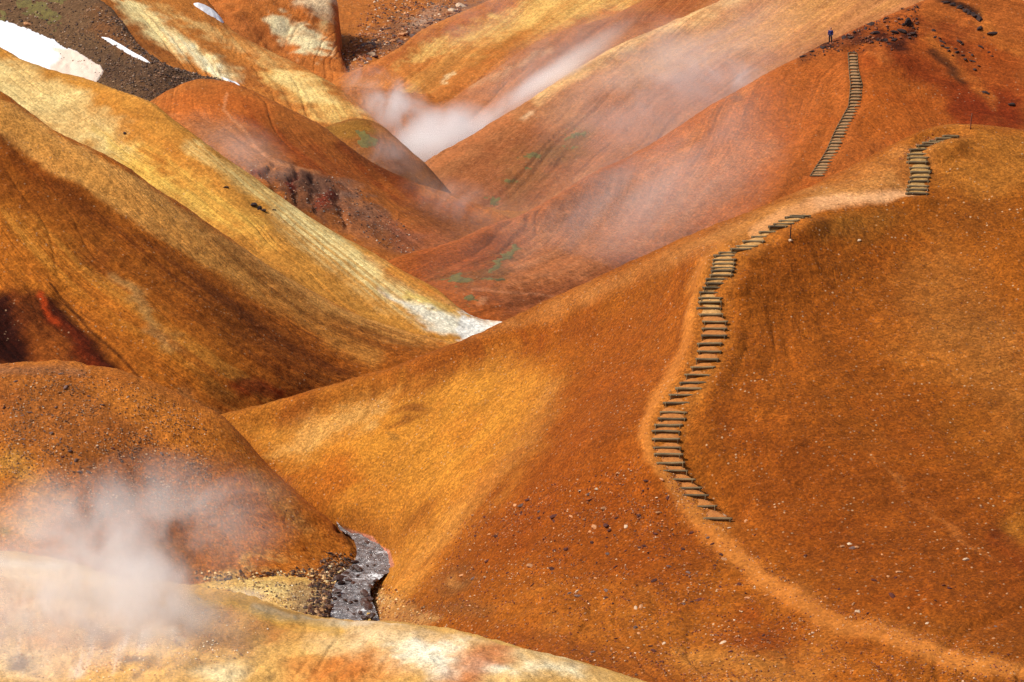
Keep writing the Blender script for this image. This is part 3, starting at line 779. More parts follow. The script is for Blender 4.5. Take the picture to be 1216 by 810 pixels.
paint(HE, (206, 142, 64),
      ((240, 214, 154), 0.9, 'poly', [(-20, 58), (60, 92), (120, 130), (165, 175), (150, 200), (60, 155), (-20, 110)], dict(edge=14, warp=1.8, blotch=0.25)),
      ((232, 190, 106), 0.65, 'poly', [(120, 180), (190, 200), (250, 250), (240, 262), (170, 215)], dict(edge=9, warp=1.8, blotch=0.5)),
      ((236, 194, 98), 0.75, 'poly', [(110, 150), (180, 170), (260, 230), (330, 290), (240, 255), (150, 200)], dict(edge=10, warp=1.2, streak=0.5)),
      ((206, 128, 54), 0.5, 'poly', [(130, 120), (200, 160), (260, 215), (200, 205), (140, 160)], dict(edge=14, warp=1.8, blotch=0.4)),
      ((190, 112, 40), 0.6, 'blob', (185, 195, 30, 8, 32), dict(warp=1.6)),
      ((250, 220, 150), 0.85, 'line', [(230, 172), (300, 222), (390, 285), (450, 320)], dict(w=8, soft=0.9, warp=0.9, streak=0.6)),
      ((252, 228, 166), 0.9, 'line', [(340, 255), (400, 300), (450, 340), (500, 365), (540, 380)], dict(w=15, soft=0.9, warp=1.0, streak=0.75, th=-0.05)),
      ((176, 112, 46), 0.6, 'poly', [(200, 225), (280, 280), (380, 345), (470, 388), (400, 370), (300, 320), (220, 255)], dict(edge=12, warp=1.2, streak=0.5)),
      ((196, 112, 46), 0.6, 'line', [(440, 305), (500, 340), (545, 372)], dict(w=8, soft=0.8, warp=0.7, streak=0.7)),
      ((236, 234, 226), 0.85, 'poly', [(450, 345), (490, 362), (530, 374), (575, 378), (605, 380), (560, 400), (530, 398), (490, 376)], dict(edge=5, warp=0.9, blotch=0.6, bth=-0.15)),
      ((226, 190, 90), 0.6, 'line', [(480, 350), (520, 366), (545, 374)], dict(w=5, warp=0.9, streak=0.6)),
      ((250, 248, 250), 0.97, 'poly', [(548, 372), (598, 375), (612, 384), (574, 398), (550, 404), (540, 390)], dict(edge=4, warp=1.6, blotch=0.7, bth=-0.2)),
      ((90, 84, 84), 0.55, 'blob', (548, 384, 14, 3.5, 5), dict(warp=0.9, blotch=0.5)),
      ((60, 44, 34), 0.8, 'blob', (486, 356, 4, 1.8, 25), dict(warp=0.2)),
      ((70, 50, 36), 0.8, 'blob', (513, 367, 3.2, 1.6, 15), dict(warp=0.2)),
      )
emit(HE, 'hill', earth_mat('yellow_ash', sx=2.0, sy=0.06, streak=0.36, grain=0.36, fine=5.5, pebble=0.4, bump=0.45, warm=0.35))

# ---- dark slate slope with the snow
f_crest = [(-150, -60, 280), (0, -30, 275), (60, -15, 270), (115, 0, 262), (140, 25, 256), (165, 55, 250), (195, 74, 246), (225, 84, 246), (255, 92, 246), (282, 101, 246), (335, 125, 246)]
ft = ((0, 1), (0.55, 1), (1, 0.35))
f_rows = [f_crest, shift(f_crest, -18, 45, -8, ft), shift(f_crest, -40, 100, -18, ft), shift(f_crest, -60, 170, -30, ft)]
HF = loft(f_rows, gul=0.2, gs=5, lump=0.2, res=1.5, big=0.6, rill=0.08, small=0.09, seed=707, back=((6, -3), (16, -12), (40, -45)), shear=((0, -0.6), (1, -0.6)))
paint(HF, (112, 84, 62),
      ((132, 82, 46), 0.6, 'poly', [(120, 0), (150, 40), (190, 74), (150, 65), (100, 30)], dict(edge=10, warp=1.4, blotch=0.4)),
      ((88, 66, 56), 0.6, 'poly', [(110, 60), (200, 80), (280, 100), (200, 120), (130, 95)], dict(edge=12, warp=1.6)),
      ((136, 96, 64), 0.45, 'blob', (170, 95, 40, 9, 15), dict(warp=2.0, blotch=0.6)),
      )
slate = earth_mat('dark_scree', streak=0.12, grain=0.42, fine=4.5, pebble=1.0, bump=0.8, warm=0.2)
emit(HF, 'hill', slate)

# ---- orange mound
h_rows = [
    [(150, 135, 240), (180, 121, 240), (202, 107, 240), (228, 98, 240), (252, 97, 240), (278, 101, 239), (305, 112, 238), (340, 130, 237), (380, 151, 236), (407, 168, 235), (450, 197, 233), (497, 218, 231), (550, 234, 229), (605, 258, 226), (680, 285, 222)],
    [(130, 165, 234), (165, 155, 233.5), (195, 145, 233), (225, 140, 233), (255, 142, 232.5), (285, 148, 232), (315, 158, 231.5), (350, 172, 231), (390, 190, 230.5), (420, 205, 230), (460, 225, 229), (505, 240, 227.5), (555, 253, 226), (608, 270, 223.5), (680, 295, 220)],
    [(150, 215, 226), (185, 205, 225), (215, 195, 224.5), (250, 190, 224), (285, 190, 223.5), (315, 195, 223), (345, 202, 222.5), (380, 213, 223), (410, 228, 223), (440, 243, 222.5), (475, 260, 222), (515, 272, 221.5), (560, 279, 221), (612, 285, 220), (680, 303, 218)],
    [(180, 265, 219), (220, 255, 218), (250, 245, 217), (285, 240, 216.5), (320, 240, 216), (350, 246, 216), (380, 255, 216), (410, 265, 216), (440, 275, 216), (465, 288, 216), (495, 298, 216), (530, 303, 216), (570, 305, 217), (620, 304, 217), (680, 312, 216)],
    [(180, 330, 209), (220, 330, 208), (260, 330, 207), (295, 330, 207), (330, 330, 207), (360, 330, 207), (390, 330, 207), (420, 332, 207), (450, 335, 207), (475, 338, 207), (505, 340, 208), (540, 340, 209), (580, 338, 210), (630, 335, 211), (680, 335, 211)],
]
HH = loft(h_rows, gul=0.35, gs=4.5, lump=0.12, res=1.5, big=0.5, rill=0.16, small=0.06, seed=808, back=((6, -2.6), (16, -11), (40, -40)), shear=((0, 0.2), (0.4, -0.3), (1, -0.8)))
# gullies of the lower spur
for pts in ([(318, 202), (322, 232)], [(348, 208), (350, 236)], [(372, 214), (380, 250)], [(395, 224), (410, 262)]):
    HH.P[..., 2] -= 0.4 * (1 - sstep(0, 9, dist_line(HH.u + HH.wx * 1.2, HH.v + HH.wy * 1.2, pts))) * HH.vis
paint(HH, (170, 99, 44),
      ((188, 100, 43), 0.7, 'poly', [(190, 115), (270, 102), (330, 130), (290, 150), (210, 150)], dict(edge=14, warp=1.4)),
      ((176, 116, 79), 0.65, 'poly', [(210, 140), (270, 140), (320, 185), (300, 205), (240, 170)], dict(edge=14, warp=1.4)),
      ((134, 54, 20), 0.7, 'poly', [(290, 125), (400, 175), (500, 230), (560, 250), (470, 240), (360, 200), (300, 155)], dict(edge=14, warp=1.3, streak=0.4)),
      ((96, 40, 17), 0.7, 'line', [(405, 172), (450, 202), (490, 222)], dict(w=8, soft=0.9, warp=0.6)),
      ((120, 94, 87), 0.75, 'poly', [(280, 196), (340, 196), (420, 220), (470, 262), (505, 288), (470, 285), (400, 240), (330, 212)], dict(edge=9, warp=1.6, blotch=0.5)),
      ((99, 65, 53), 0.75, 'poly', [(300, 205), (370, 205), (410, 235), (390, 265), (340, 240)], dict(edge=7, warp=1.4)),
      ((115, 30, 24), 0.75, 'blob', (345, 218, 6, 15, 20), dict(warp=1.0)),
      ((126, 40, 28), 0.7, 'blob', (386, 234, 9, 14, 20), dict(warp=1.2)),
      ((115, 32, 22), 0.6, 'blob', (308, 205, 8, 8, 20), dict(warp=1.2)),
      ((144, 92, 68), 0.6, 'poly', [(400, 235), (500, 290), (480, 305), (400, 270)], dict(edge=10, warp=1.2)),
      ((107, 60, 41), 0.65, 'poly', [(470, 235), (600, 262), (545, 285), (500, 270)], dict(edge=12, warp=1.0)),
      ((144, 81, 58), 0.6, 'poly', [(450, 255), (540, 280), (520, 305), (470, 295)], dict(edge=10, warp=1.0)),
      ((205, 136, 93), 0.7, 'line', [(270, 112), (265, 130), (290, 155), (312, 185), (332, 196), (380, 204)], dict(w=2.0, soft=0.8, warp=0.3)),
      )
mound_mat = earth_mat('orange_ash', sx=1.6, sy=0.06, streak=0.34, grain=0.36, fine=5.0, pebble=0.4, bump=0.45, warm=0.3)
emit(HH, 'hill', mound_mat)

# ---- green-brown knob in the valley
i_crest = [(330, 185, 262), (375, 157, 262), (395, 147, 262), (425, 140, 261), (450, 147, 260), (470, 163, 258.5), (488, 179, 257), (505, 194, 255.5), (530, 222, 254), (560, 262, 252), (590, 310, 250)]
HI = loft([i_crest, shift(i_crest, 5, 28, -6), shift(i_crest, 10, 70, -15)], res=1.5, big=0.3, rill=0.12, small=0.05, seed=909, back=((4, -2), (12, -9), (30, -35)), shear=((0, 0), (1, -0.5)))
paint(HI, (142, 85, 39),
      ((142, 102, 43), 0.7, 'poly', [(385, 150), (430, 142), (455, 152), (430, 165), (390, 165)], dict(edge=6, warp=0.8)),
      ((125, 76, 53), 0.7, 'poly', [(440, 160), (470, 170), (505, 200), (470, 210), (440, 190)], dict(edge=8, warp=1.0)),
      ((186, 120, 79), 0.5, 'line', [(445, 146), (475, 172), (500, 192)], dict(w=4, warp=0.4)))
emit(HI, 'hill', mound_mat)

# ---- white-streaked hill upper left, two spurs
g_crest = [(100, -90, 330), (180, -45, 325), (240, -5, 320), (270, 28, 316), (300, 48, 312), (340, 70, 308), (375, 89, 304), (405, 109, 300), (438, 135, 295), (475, 168, 290)]
HK = loft([g_crest, shift(g_crest, -15, 35, -11), shift(g_crest, -32, 75, -22), shift(g_crest, -45, 130, -38)], gul=0.5, gs=6, lump=0.15, res=1.5, big=0.6, rill=0.25, small=0.08, seed=1010, back=((6, -2.5), (18, -10), (40, -40)), rs=1.6, rt=16, shear=((0, -1.6), (1, -1.6)))
paint(HK, (194, 120, 56),
      ((252, 230, 172), 0.95, 'poly', [(128, -10), (160, 0), (200, 30), (255, 65), (290, 90), (270, 98), (225, 72), (190, 50), (150, 22)], dict(edge=7, warp=1.2, streak=0.4, th=-0.2)),
      ((250, 240, 208), 0.95, 'poly', [(195, 38), (230, 55), (262, 78), (285, 98), (250, 88), (215, 62)], dict(edge=5, warp=1.0, streak=0.5, th=-0.1)),
      ((240, 202, 126), 0.8, 'poly', [(310, 70), (380, 95), (440, 140), (390, 148), (340, 120), (310, 92)], dict(edge=9, warp=1.6, streak=0.4)),
      ((246, 218, 152), 0.8, 'poly', [(318, 78), (350, 92), (400, 125), (372, 125), (335, 105)], dict(edge=6, warp=1.4, blotch=0.8)),
      ((128, 70, 30), 0.75, 'poly', [(118, 0), (140, 5), (180, 45), (215, 80), (180, 70), (140, 35)], dict(edge=6, warp=0.9, streak=0.3)),
      ((150, 82, 36), 0.65, 'poly', [(250, 60), (300, 85), (330, 115), (290, 105), (262, 80)], dict(edge=8, warp=1.4, streak=0.4)),
      ((226, 184, 118), 0.55, 'line', [(170, 0), (230, 30), (300, 55), (350, 82)], dict(w=5, soft=0.9, warp=1.2, streak=0.6)),
      ((232, 190, 130), 0.5, 'line', [(215, 20), (280, 55), (330, 80), (400, 118)], dict(w=4, soft=0.9, warp=1.0, streak=0.5)),
      )
streaked_mat = earth_mat('streaked_ash', sx=1.6, sy=0.06, streak=0.34, grain=0.38, fine=4.5, pebble=0.4, bump=0.5, warm=0.35)
emit(HK, 'hill', streaked_mat)
g2_crest = [(200, -120, 410), (250, -110, 405), (300, -95, 400), (345, -75, 394), (380, -45, 388), (396, -12, 382), (400, 18, 377), (400, 44, 371), (405, 68, 364), (422, 94, 354), (450, 122, 345)]
HL = loft([g2_crest, shift(g2_crest, -25, 20, -7), shift(g2_crest, -75, 60, -20), shift(g2_crest, -130, 110, -38)], gul=0.25, gs=6, lump=0.12, res=1.5, big=1.6, rill=0.12, small=0.12, seed=1111, bigs=7, taper_crest=1.0, back=((6, -3), (16, -12), (40, -45)), rs=1.6, rt=16, shear=((0, -0.6), (1, -0.6)))
paint(HL, (188, 110, 52),
      ((244, 230, 190), 0.95, 'poly', [(312, 20), (345, 20), (392, 50), (392, 64), (362, 60), (325, 42)], dict(edge=7, warp=1.6, blotch=0.4, bth=-0.2)),
      ((232, 210, 178), 0.8, 'poly', [(340, -10), (400, -10), (396, 25), (370, 12)], dict(edge=9, warp=1.4)),
      ((236, 214, 160), 0.7, 'blob', (384, 28, 9, 8, 40), dict(warp=1.0, blotch=0.6)),
      ((150, 150, 150), 0.4, 'blob', (335, 32, 12, 7, 40), dict(warp=1.4)),
      ((196, 112, 60), 0.5, 'poly', [(220, -10), (290, 20), (360, 65), (300, 50), (240, 25)], dict(edge=10, warp=1.4, streak=0.5)),
      )
emit(HL, 'hill', streaked_mat)

# ---- far valley floor with boulders
j_rows = [[(200, -70, 560), (330, -70, 560), (460, -70, 560), (600, -70, 560), (760, -70, 560)],
          [(230, -10, 462), (340, -10, 462), (450, -10, 462), (570, -10, 462), (720, -10, 462)],
          [(280, 40, 405), (360, 40, 405), (450, 40, 405), (550, 40, 405), (660, 40, 405)],
          [(320, 85, 362), (380, 85, 362), (440, 85, 362), (510, 85, 362), (590, 85, 362)],
          [(340, 130, 328), (395, 130, 328), (440, 130, 328), (490, 130, 328), (560, 130, 328)],
          [(360, 190, 290), (410, 190, 290), (440, 190, 290), (480, 190, 290), (540, 190, 290)]]
HJ = loft(j_rows, res=1.5, big=0.8, rill=0.05, small=0.25, seed=1212, back=((30, 0), (60, -6)), front=((-4, -3), (-8, -8)))
paint(HJ, (176, 104, 46),
      ((110, 84, 70), 0.75, 'poly', [(430, 55), (460, 30), (500, 15), (560, -10), (580, 10), (500, 45), (450, 65)], dict(edge=12, warp=2.0, blotch=0.5, bth=-0.1)),
      ((206, 176, 160), 0.6, 'blob', (505, 22, 26, 10, -20), dict(warp=1.6, blotch=0.5)),
      ((196, 118, 50), 0.6, 'blob', (430, 70, 26, 8, -10), dict(warp=1.4)))
emit(HJ, 'ground', earth_mat('boulder_flat', streak=0.05, grain=0.4, fine=3.0, pebble=0.9, bump=0.8, warm=0.3))

# ---- right-hand ridges of the far valley
k_crest = [(375, 115, 349), (405, 93, 350), (438, 77, 353), (472, 57.5, 356), (498, 38, 360), (532, 21, 364), (565, 6, 367), (600, -8, 370), (690, -45, 375), (820, -90, 385)]
HM = loft([k_crest, shift(k_crest, 6, 35, -9), shift(k_crest, 12, 85, -21), shift(k_crest, 18, 145, -36)], gul=0.5, gs=6, lump=0.15, res=1.5, big=0.6, rill=0.25, small=0.07, seed=1313, rs=1.6, rt=16, shear=((0, 2.3), (1, 2.3)))
paint(HM, (190, 117, 58),
      ((164, 86, 45), 0.7, 'poly', [(400, 95), (530, 25), (620, -15), (600, 12), (500, 55), (440, 90)], dict(edge=8, warp=1.0, streak=0.4)),
      ((232, 189, 115), 0.85, 'poly', [(470, 75), (540, 40), (620, 5), (720, -30), (760, 0), (640, 30), (570, 52), (500, 72)], dict(edge=9, warp=1.6, streak=0.5, th=-0.1)),
      ((215, 166, 95), 0.7, 'line', [(470, 118), (520, 85), (580, 55), (660, 25), (740, 0)], dict(w=9, soft=0.9, warp=1.2, streak=0.6)),
      ((174, 102, 43), 0.6, 'line', [(500, 95), (560, 70), (620, 45)], dict(w=9, soft=0.9, warp=1.3, streak=0.5)),
      ((232, 204, 161), 0.7, 'blob', (530, 90, 12, 4, -30), dict(warp=1.0)),
      ((141, 79, 53), 0.6, 'blob', (620, 68, 24, 12, -25), dict(warp=1.4)),
      )
ridge_mat = earth_mat('pink_ash', sx=1.6, sy=0.06, streak=0.34, grain=0.32, fine=4.0, pebble=0.3, bump=0.45, warm=0.35)
emit(HM, 'hill', ridge_mat)
l_crest = [(430, 178, 311), (468, 154, 314), (518, 129, 317), (565, 98, 320), (600, 75, 322), (625, 58, 324), (655, 42, 326), (690, 29, 328), (725, 20, 330), (762, 1, 333), (830, -30, 336), (960, -90, 345)]
HN = loft([l_crest, shift(l_crest, 6, 35, -8), shift(l_crest, 12, 85, -19), shift(l_crest, 18, 150, -33)], gul=0.5, gs=6, lump=0.12, res=1.5, big=0.6, rill=0.2, small=0.06, seed=1414, rs=1.6, rt=16, shear=((0, 2.3), (1, 2.3)))
paint(HN, (172, 106, 62),
      ((144, 76, 43), 0.7, 'poly', [(600, 85), (690, 38), (770, 5), (850, -20), (820, 20), (720, 45), (640, 80)], dict(edge=10, warp=1.2, streak=0.4)),
      ((182, 113, 74), 0.6, 'poly', [(480, 160), (560, 110), (610, 90), (580, 140), (510, 180)], dict(edge=12, warp=1.2)),
      ((205, 159, 123), 0.5, 'line', [(560, 104), (610, 78), (650, 60)], dict(w=4, warp=0.8, streak=0.5)))
emit(HN, 'hill', ridge_mat)
m_crest = [(430, 240, 266), (482, 207, 271), (515, 187.5, 274), (552, 167, 277), (605, 132.5, 281), (638, 109.5, 284), (672, 87, 287), (705, 67, 289), (738, 49.5, 291), (775, 34, 293), (811, 19, 295), (860, -1, 297), (940, -40, 300), (1090, -105, 305), (1250, -160, 307)]
HO = loft([m_crest, shift(m_crest, 16, 32, -7.5), shift(m_crest, 32, 82, -17), shift(m_crest, 46, 140, -27), shift(m_crest, 60, 215, -38)], gul=0.45, gs=6, lump=0.12, res=1.5, big=0.7, rill=0.2, small=0.06, seed=1515, rs=1.5, rt=16, shear=((0, 2.3), (1, 2.5)))
paint(HO, (174, 114, 74),
      ((226, 182, 131), 0.85, 'line', [(640, 112), (700, 74), (760, 44), (830, 16), (880, -8)], dict(w=9, soft=0.9, warp=0.8, streak=0.5, th=-0.1)),
      ((209, 152, 98), 0.6, 'poly', [(700, 85), (830, 25), (960, -20), (1000, 0), (900, 60), (780, 90)], dict(edge=18, warp=1.6, streak=0.6)),
      ((209, 147, 85), 0.6, 'poly', [(880, 40), (960, -10), (1060, -30), (1100, 0), (1000, 30), (940, 60)], dict(edge=14, warp=1.2, streak=0.7)),
      ((186, 110, 67), 0.6, 'line', [(485, 212), (540, 178), (600, 142)], dict(w=8, soft=0.9, warp=0.8)),
      ((138, 75, 44), 0.65, 'poly', [(500, 222), (560, 180), (640, 140), (700, 170), (660, 240), (580, 262)], dict(edge=18, warp=1.6)),
      ((150, 82, 56), 0.5, 'poly', [(700, 120), (860, 80), (880, 110), (760, 180), (680, 220)], dict(edge=24, warp=1.6)),
      ((114, 84, 38), 0.5, 'poly', [(590, 240), (600, 190), (640, 165), (700, 150), (700, 175), (650, 210), (610, 245)], dict(edge=14, warp=2.0, blotch=0.4)),
      ((224, 189, 155), 0.7, 'blob', (625, 136, 9, 3.5, -40), dict(warp=0.8)),
      )
emit(HO, 'hill', ridge_mat)

# ---- back hill with the far flight of steps
o_rows = [
    [(440, 318, 205), (475, 305, 208), (540, 285, 212), (582, 268, 216), (620, 256, 221), (662, 233, 228), (705, 210, 236), (748, 187, 246), (811, 150, 250), (845, 128, 252), (880, 108, 254), (920, 85, 256), (955, 66, 258), (985, 50, 260), (1012, 38, 261), (1050, 22, 263), (1085, 8, 265), (1130, -12, 268), (1216, -50, 272), (1400, -120, 278)],
    [(470, 335, 202), (505, 325, 205), (560, 305, 209), (605, 290, 213), (650, 280, 218), (695, 262, 225), (745, 240, 232), (795, 220, 238), (855, 190, 243), (893, 170, 246), (930, 145, 249), (965, 110, 252), (990, 85, 254.5), (1012, 68, 256), (1040, 55, 257.5), (1075, 45, 259.5), (1110, 35, 261.5), (1160, 20, 264), (1250, -10, 268), (1430, -70, 273)],
    [(490, 352, 197), (530, 345, 199), (585, 330, 202), (635, 322, 206), (690, 315, 211), (740, 300, 218), (795, 280, 225), (850, 262, 231), (905, 235, 235), (935, 215, 238), (960, 195, 241), (985, 165, 244.5), (1005, 135, 247.5), (1030, 115, 249.5), (1065, 105, 251), (1105, 100, 252.5), (1145, 95, 254), (1200, 85, 256), (1290, 60, 260), (1460, 0, 266)],
    [(500, 375, 191), (545, 370, 193), (605, 362, 196), (660, 358, 200), (720, 350, 206), (775, 340, 212), (830, 325, 220), (885, 305, 224), (935, 280, 228), (960, 262, 231), (978, 240, 234), (995, 215, 237.5), (1025, 195, 240), (1065, 180, 242), (1110, 170, 243), (1150, 165, 244), (1200, 160, 245), (1260, 155, 247), (1340, 140, 250), (1500, 90, 256)],
]
o_rows.append(shift(o_rows[-1], 10, 65, -10))
HP = loft(o_rows, gul=0.35, gs=5, lump=0.14, res=1.5, big=0.45, rill=0.16, small=0.06, seed=1616, rs=1.4, rt=14, shear=((0, 2.4), (0.6, 1.8), (0.68, 0.6), (0.78, -0.7), (1, -1.4)))
log_back = survey(HP, BACKF)
bench(HP, log_back, 0.75, 0.9, 0.06)
paint(HP, (170, 91, 39),
      ((194, 128, 90), 0.75, 'poly', [(600, 280), (760, 200), (880, 130), (920, 180), (840, 260), (700, 330), (600, 345)], dict(edge=28, warp=1.8, streak=0.4)),  # steam haze over this slope painted in as a paler, duller patch
      ((184, 99, 44), 0.55, 'poly', [(810, 160), (900, 105), (980, 60), (1000, 90), (900, 180), (830, 200)], dict(edge=18, warp=1.6, streak=0.5)),
      ((146, 63, 18), 0.65, 'poly', [(985, 45), (1060, 25), (1140, 40), (1216, 60), (1216, 150), (1100, 150), (1030, 110)], dict(edge=18, warp=1.5)),
      ((172, 89, 31), 0.75, 'poly', [(1020, 95), (1070, 75), (1120, 100), (1140, 150), (1080, 165), (1020, 180)], dict(edge=16, warp=1.5)),
      ((118, 40, 10), 0.7, 'line', [(1065, 70), (1110, 95), (1150, 120), (1216, 140)], dict(w=13, soft=0.9, warp=1.0)),
      ((122, 42, 12), 0.65, 'poly', [(1120, 120), (1216, 100), (1216, 160), (1140, 155)], dict(edge=10, warp=1.0)),
      ((104, 36, 16), 0.65, 'poly', [(1080, 15), (1150, 35), (1150, 60), (1120, 50), (1085, 30)], dict(edge=8, warp=1.3, streak=0.5)),
      ((193, 113, 48), 0.6, 'line', [(1105, 45), (1130, 70), (1150, 95), (1180, 125)], dict(w=6, soft=0.9, warp=1.0, streak=0.5)),
      ((193, 113, 48), 0.6, 'line', [(1160, 20), (1185, 45), (1216, 62)], dict(w=7, soft=0.9, warp=0.9, streak=0.5)),
      ((193, 115, 60), 0.5, 'line', [(900, 95), (870, 120), (830, 165), (790, 195)], dict(w=7, soft=0.9, warp=0.9, streak=0.7)),
      ((188, 105, 48), 0.6, 'line', [(1000, 55), (1030, 50), (1050, 70)], dict(w=8, soft=0.9, warp=0.8)),
      ((90, 44, 29), 0.65, 'line', [(955, 66), (985, 54), (1020, 44)], dict(w=7, soft=0.8, warp=0.9, blotch=0.5)),
      ((86, 34, 19), 0.6, 'line', [(1015, 48), (1050, 46), (1075, 52)], dict(w=8, soft=0.9, warp=1.1, blotch=0.5)),
      ((54, 28, 21), 0.85, 'line', [(948, 70), (966, 62), (985, 56)], dict(w=3.5, soft=0.9, warp=0.9, blotch=0.5)),
      ((60, 28, 21), 0.85, 'line', [(1002, 45), (1030, 34), (1060, 20), (1090, 6)], dict(w=2.6, soft=0.9, warp=0.7, blotch=0.6)),
      ((64, 28, 19), 0.85, 'line', [(1022, 50), (1045, 46), (1068, 52), (1078, 42), (1088, 47)], dict(w=5, soft=0.9, warp=1.2, blotch=0.5)),
      ((48, 28, 21), 0.9, 'line', [(1112, -4), (1130, 2), (1148, 11), (1162, 21)], dict(w=4.2, soft=0.8, warp=0.5)),
      ((62, 36, 23), 0.75, 'line', [(1108, 62), (1124, 74), (1138, 88), (1144, 98)], dict(w=4.5, soft=0.9, warp=0.8)),
      ((64, 26, 18), 0.8, 'poly', [(1104, 30), (1145, 45), (1162, 70), (1150, 82), (1120, 58)], dict(edge=4, warp=1.6, blotch=1.0, bth=0.15)),
      ((136, 65, 31), 0.55, 'poly', [(480, 310), (580, 275), (620, 290), (580, 330), (500, 340)], dict(edge=14, warp=1.4)),
      ((144, 82, 55), 0.6, 'poly', [(560, 345), (660, 340), (760, 300), (740, 360), (600, 380)], dict(edge=14, warp=1.4)),
      ((102, 73, 33), 0.6, 'poly', [(510, 328), (560, 322), (600, 295), (615, 298), (595, 335), (540, 342)], dict(edge=10, warp=1.6, blotch=0.4)),
      ((193, 125, 89), 0.55, 'line', [(560, 343), (600, 345), (640, 350), (665, 354)], dict(w=1.6, soft=0.8, warp=0.3)),
      ((193, 137, 101), 0.6, 'blob', (572, 357, 8, 4, -25), dict(warp=0.9)),
      ((104, 79, 74), 0.5, 'blob', (872, 112, 10, 4, -20), dict(warp=1.2)),
      )
emit(HP, 'hill', earth_mat('rust_ash', sx=1.6, sy=0.06, streak=0.34, grain=0.4, fine=4.8, pebble=0.35, bump=0.5, warm=0.35))

# ---- high ground above the frame, closing the head of the valley
z_rows = [[(-900, -330, 900), (-300, -380, 920), (200, -330, 940), (700, -370, 930), (1300, -400, 910), (2100, -330, 900)],
          [(-900, -200, 760), (-300, -220, 770), (200, -190, 780), (700, -210, 775), (1300, -230, 765), (2100, -200, 760)],
          [(-900, -70, 620), (-300, -75, 620), (200, -72, 620), (700, -75, 620), (1300, -80, 620), (2100, -75, 620)]]
HZ = loft(z_rows, res=7.0, big=6.0, bigs=60, rill=1.5, small=0.3, gul=3.0, gs=18, lump=1.0, seed=1717, rs=8, rt=60)
paint(HZ, (160, 96, 52), ((214, 176, 120), 0.6, 'blob', (300, -200, 300, 60, 10), dict(streak=0.6)))
emit(HZ, 'hill', ridge_mat)

# ---- base ground out to the horizon
gm = bpy.data.meshes.new('ground')
bm = bmesh.new()
bmesh.ops.create_grid(bm, x_segments=40, y_segments=40, size=3000)
for v in bm.verts:
    v.co.y += 400
    v.co.z = 0.2
bm.to_mesh(gm); bm.free()
ga = gm.attributes.new('col', 'FLOAT_COLOR', 'POINT')
ga.data.foreach_set('color', np.tile(np.append(lin((168, 104, 48), KALB), 1.0), len(gm.vertices)).astype(np.float32))
gs = gm.attributes.new('st', 'FLOAT_VECTOR', 'POINT')
co = np.zeros(len(gm.vertices) * 3, np.float32); gm.vertices.foreach_get('co', co); gs.data.foreach_set('vector', co)
tag(put('ground', gm, earth), kind='structure')

# ------------------------------------------------------------------ moss, snow
moss_m, _, _ = new_mat('moss')
t = NT(moss_m)
pos = t('ShaderNodeNewGeometry').outputs['Position']
nz = t.noise(pos, 1.2, 5, 0.7)
mc = t.mix(t.mr(nz, 0.35, 0.65, 0, 1), (0.10, 0.072, 0.018, 1), (0.18, 0.14, 0.03, 1))
bb = t('ShaderNodeBump', ins={'Height': t.noise(pos, 6, 4, 0.7), 'Strength': 0.8, 'Distance': 0.15})
b = t('ShaderNodeBsdfPrincipled', ins={'Base Color': mc, 'Roughness': 1.0, 'Normal': bb.outputs[0]})
t('ShaderNodeOutputMaterial', ins={0: b.outputs[0]})


def moss(H, specs):
    w = np.zeros(H.u.shape)
    for s in specs: w = np.maximum(w, weight(H, s))
    fine = 0.9 * fbm(H.P[..., 0] / 0.8, (H.P[..., 1] + H.P[..., 2]) / 0.8, 77, 4, 0.8) - 0.1
    o = drape(H, w + fine * (w > 0.05), 'moss', 0.06, moss_m, lo=0.42, sink=0.04, rim=(0.45, 0.6))
    tag(o, kind='stuff')
    return o


tag(moss(HO, [('blob', (628, 188, 17, 12, -30), dict(warp=1.6, blotch=0.5)), ('blob', (680, 160, 20, 8, -10), dict(warp=1.6, blotch=0.5)),
              ('blob', (620, 212, 24, 14, -30), dict(warp=1.8, blotch=0.9, bth=0.1)), ('blob', (585, 238, 9, 6, -30), dict(warp=0.8)), ('blob', (604, 214, 6, 5, 0), dict(warp=0.8))]),
    'patchy green moss on the hazy brown slope beyond the steam', 'moss')
tag(moss(HP, [('blob', (548, 333, 26, 6, -3), dict(warp=1.2, blotch=0.4)), ('line', [(586, 318), (600, 305), (610, 295)], dict(w=4, soft=0.8, warp=0.9)),
              ('blob', (556, 358, 10, 6, 25), dict(warp=1.2, blotch=0.4)), ('blob', (585, 330, 22, 5, 0), dict(warp=1.4, blotch=0.8))]),
    'dark green moss along the foot of the rust hill above the white flat', 'moss')
tag(moss(HI, [('blob', (434, 166, 15, 10, 20), dict(warp=1.0, blotch=0.3))]), 'dark green moss on the rounded knob beside the steam', 'moss')
tag(moss(HF, [('line', [(30, 5), (62, 22)], dict(w=9, soft=0.8, warp=1.2)), ('blob', (5, 18, 12, 5, 20), dict(warp=1.0)), ('blob', (70, 0, 14, 4, 0), dict(warp=1.0))]),
    'olive green moss on the dark scree above the big snow patch', 'moss')

snow_m, _, _ = new_mat('snow')
t = NT(snow_m)
pos = t('ShaderNodeNewGeometry').outputs['Position']
dirt = t('ShaderNodeAttribute', attribute_name='col').outputs['Color']
nz = t.noise(pos, 1.5, 4, 0.6)
b = t('ShaderNodeBsdfPrincipled', ins={'Base Color': t.mix(t.mr(nz, 0.55, 0.75, 0, 0.12), dirt, (0.4, 0.3, 0.22, 1)), 'Roughness': 0.6,
                                       'Normal': t('ShaderNodeBump', ins={'Height': nz, 'Strength': 0.2, 'Distance': 0.2}).outputs[0]})
t('ShaderNodeOutputMaterial', ins={0: b.outputs[0]})


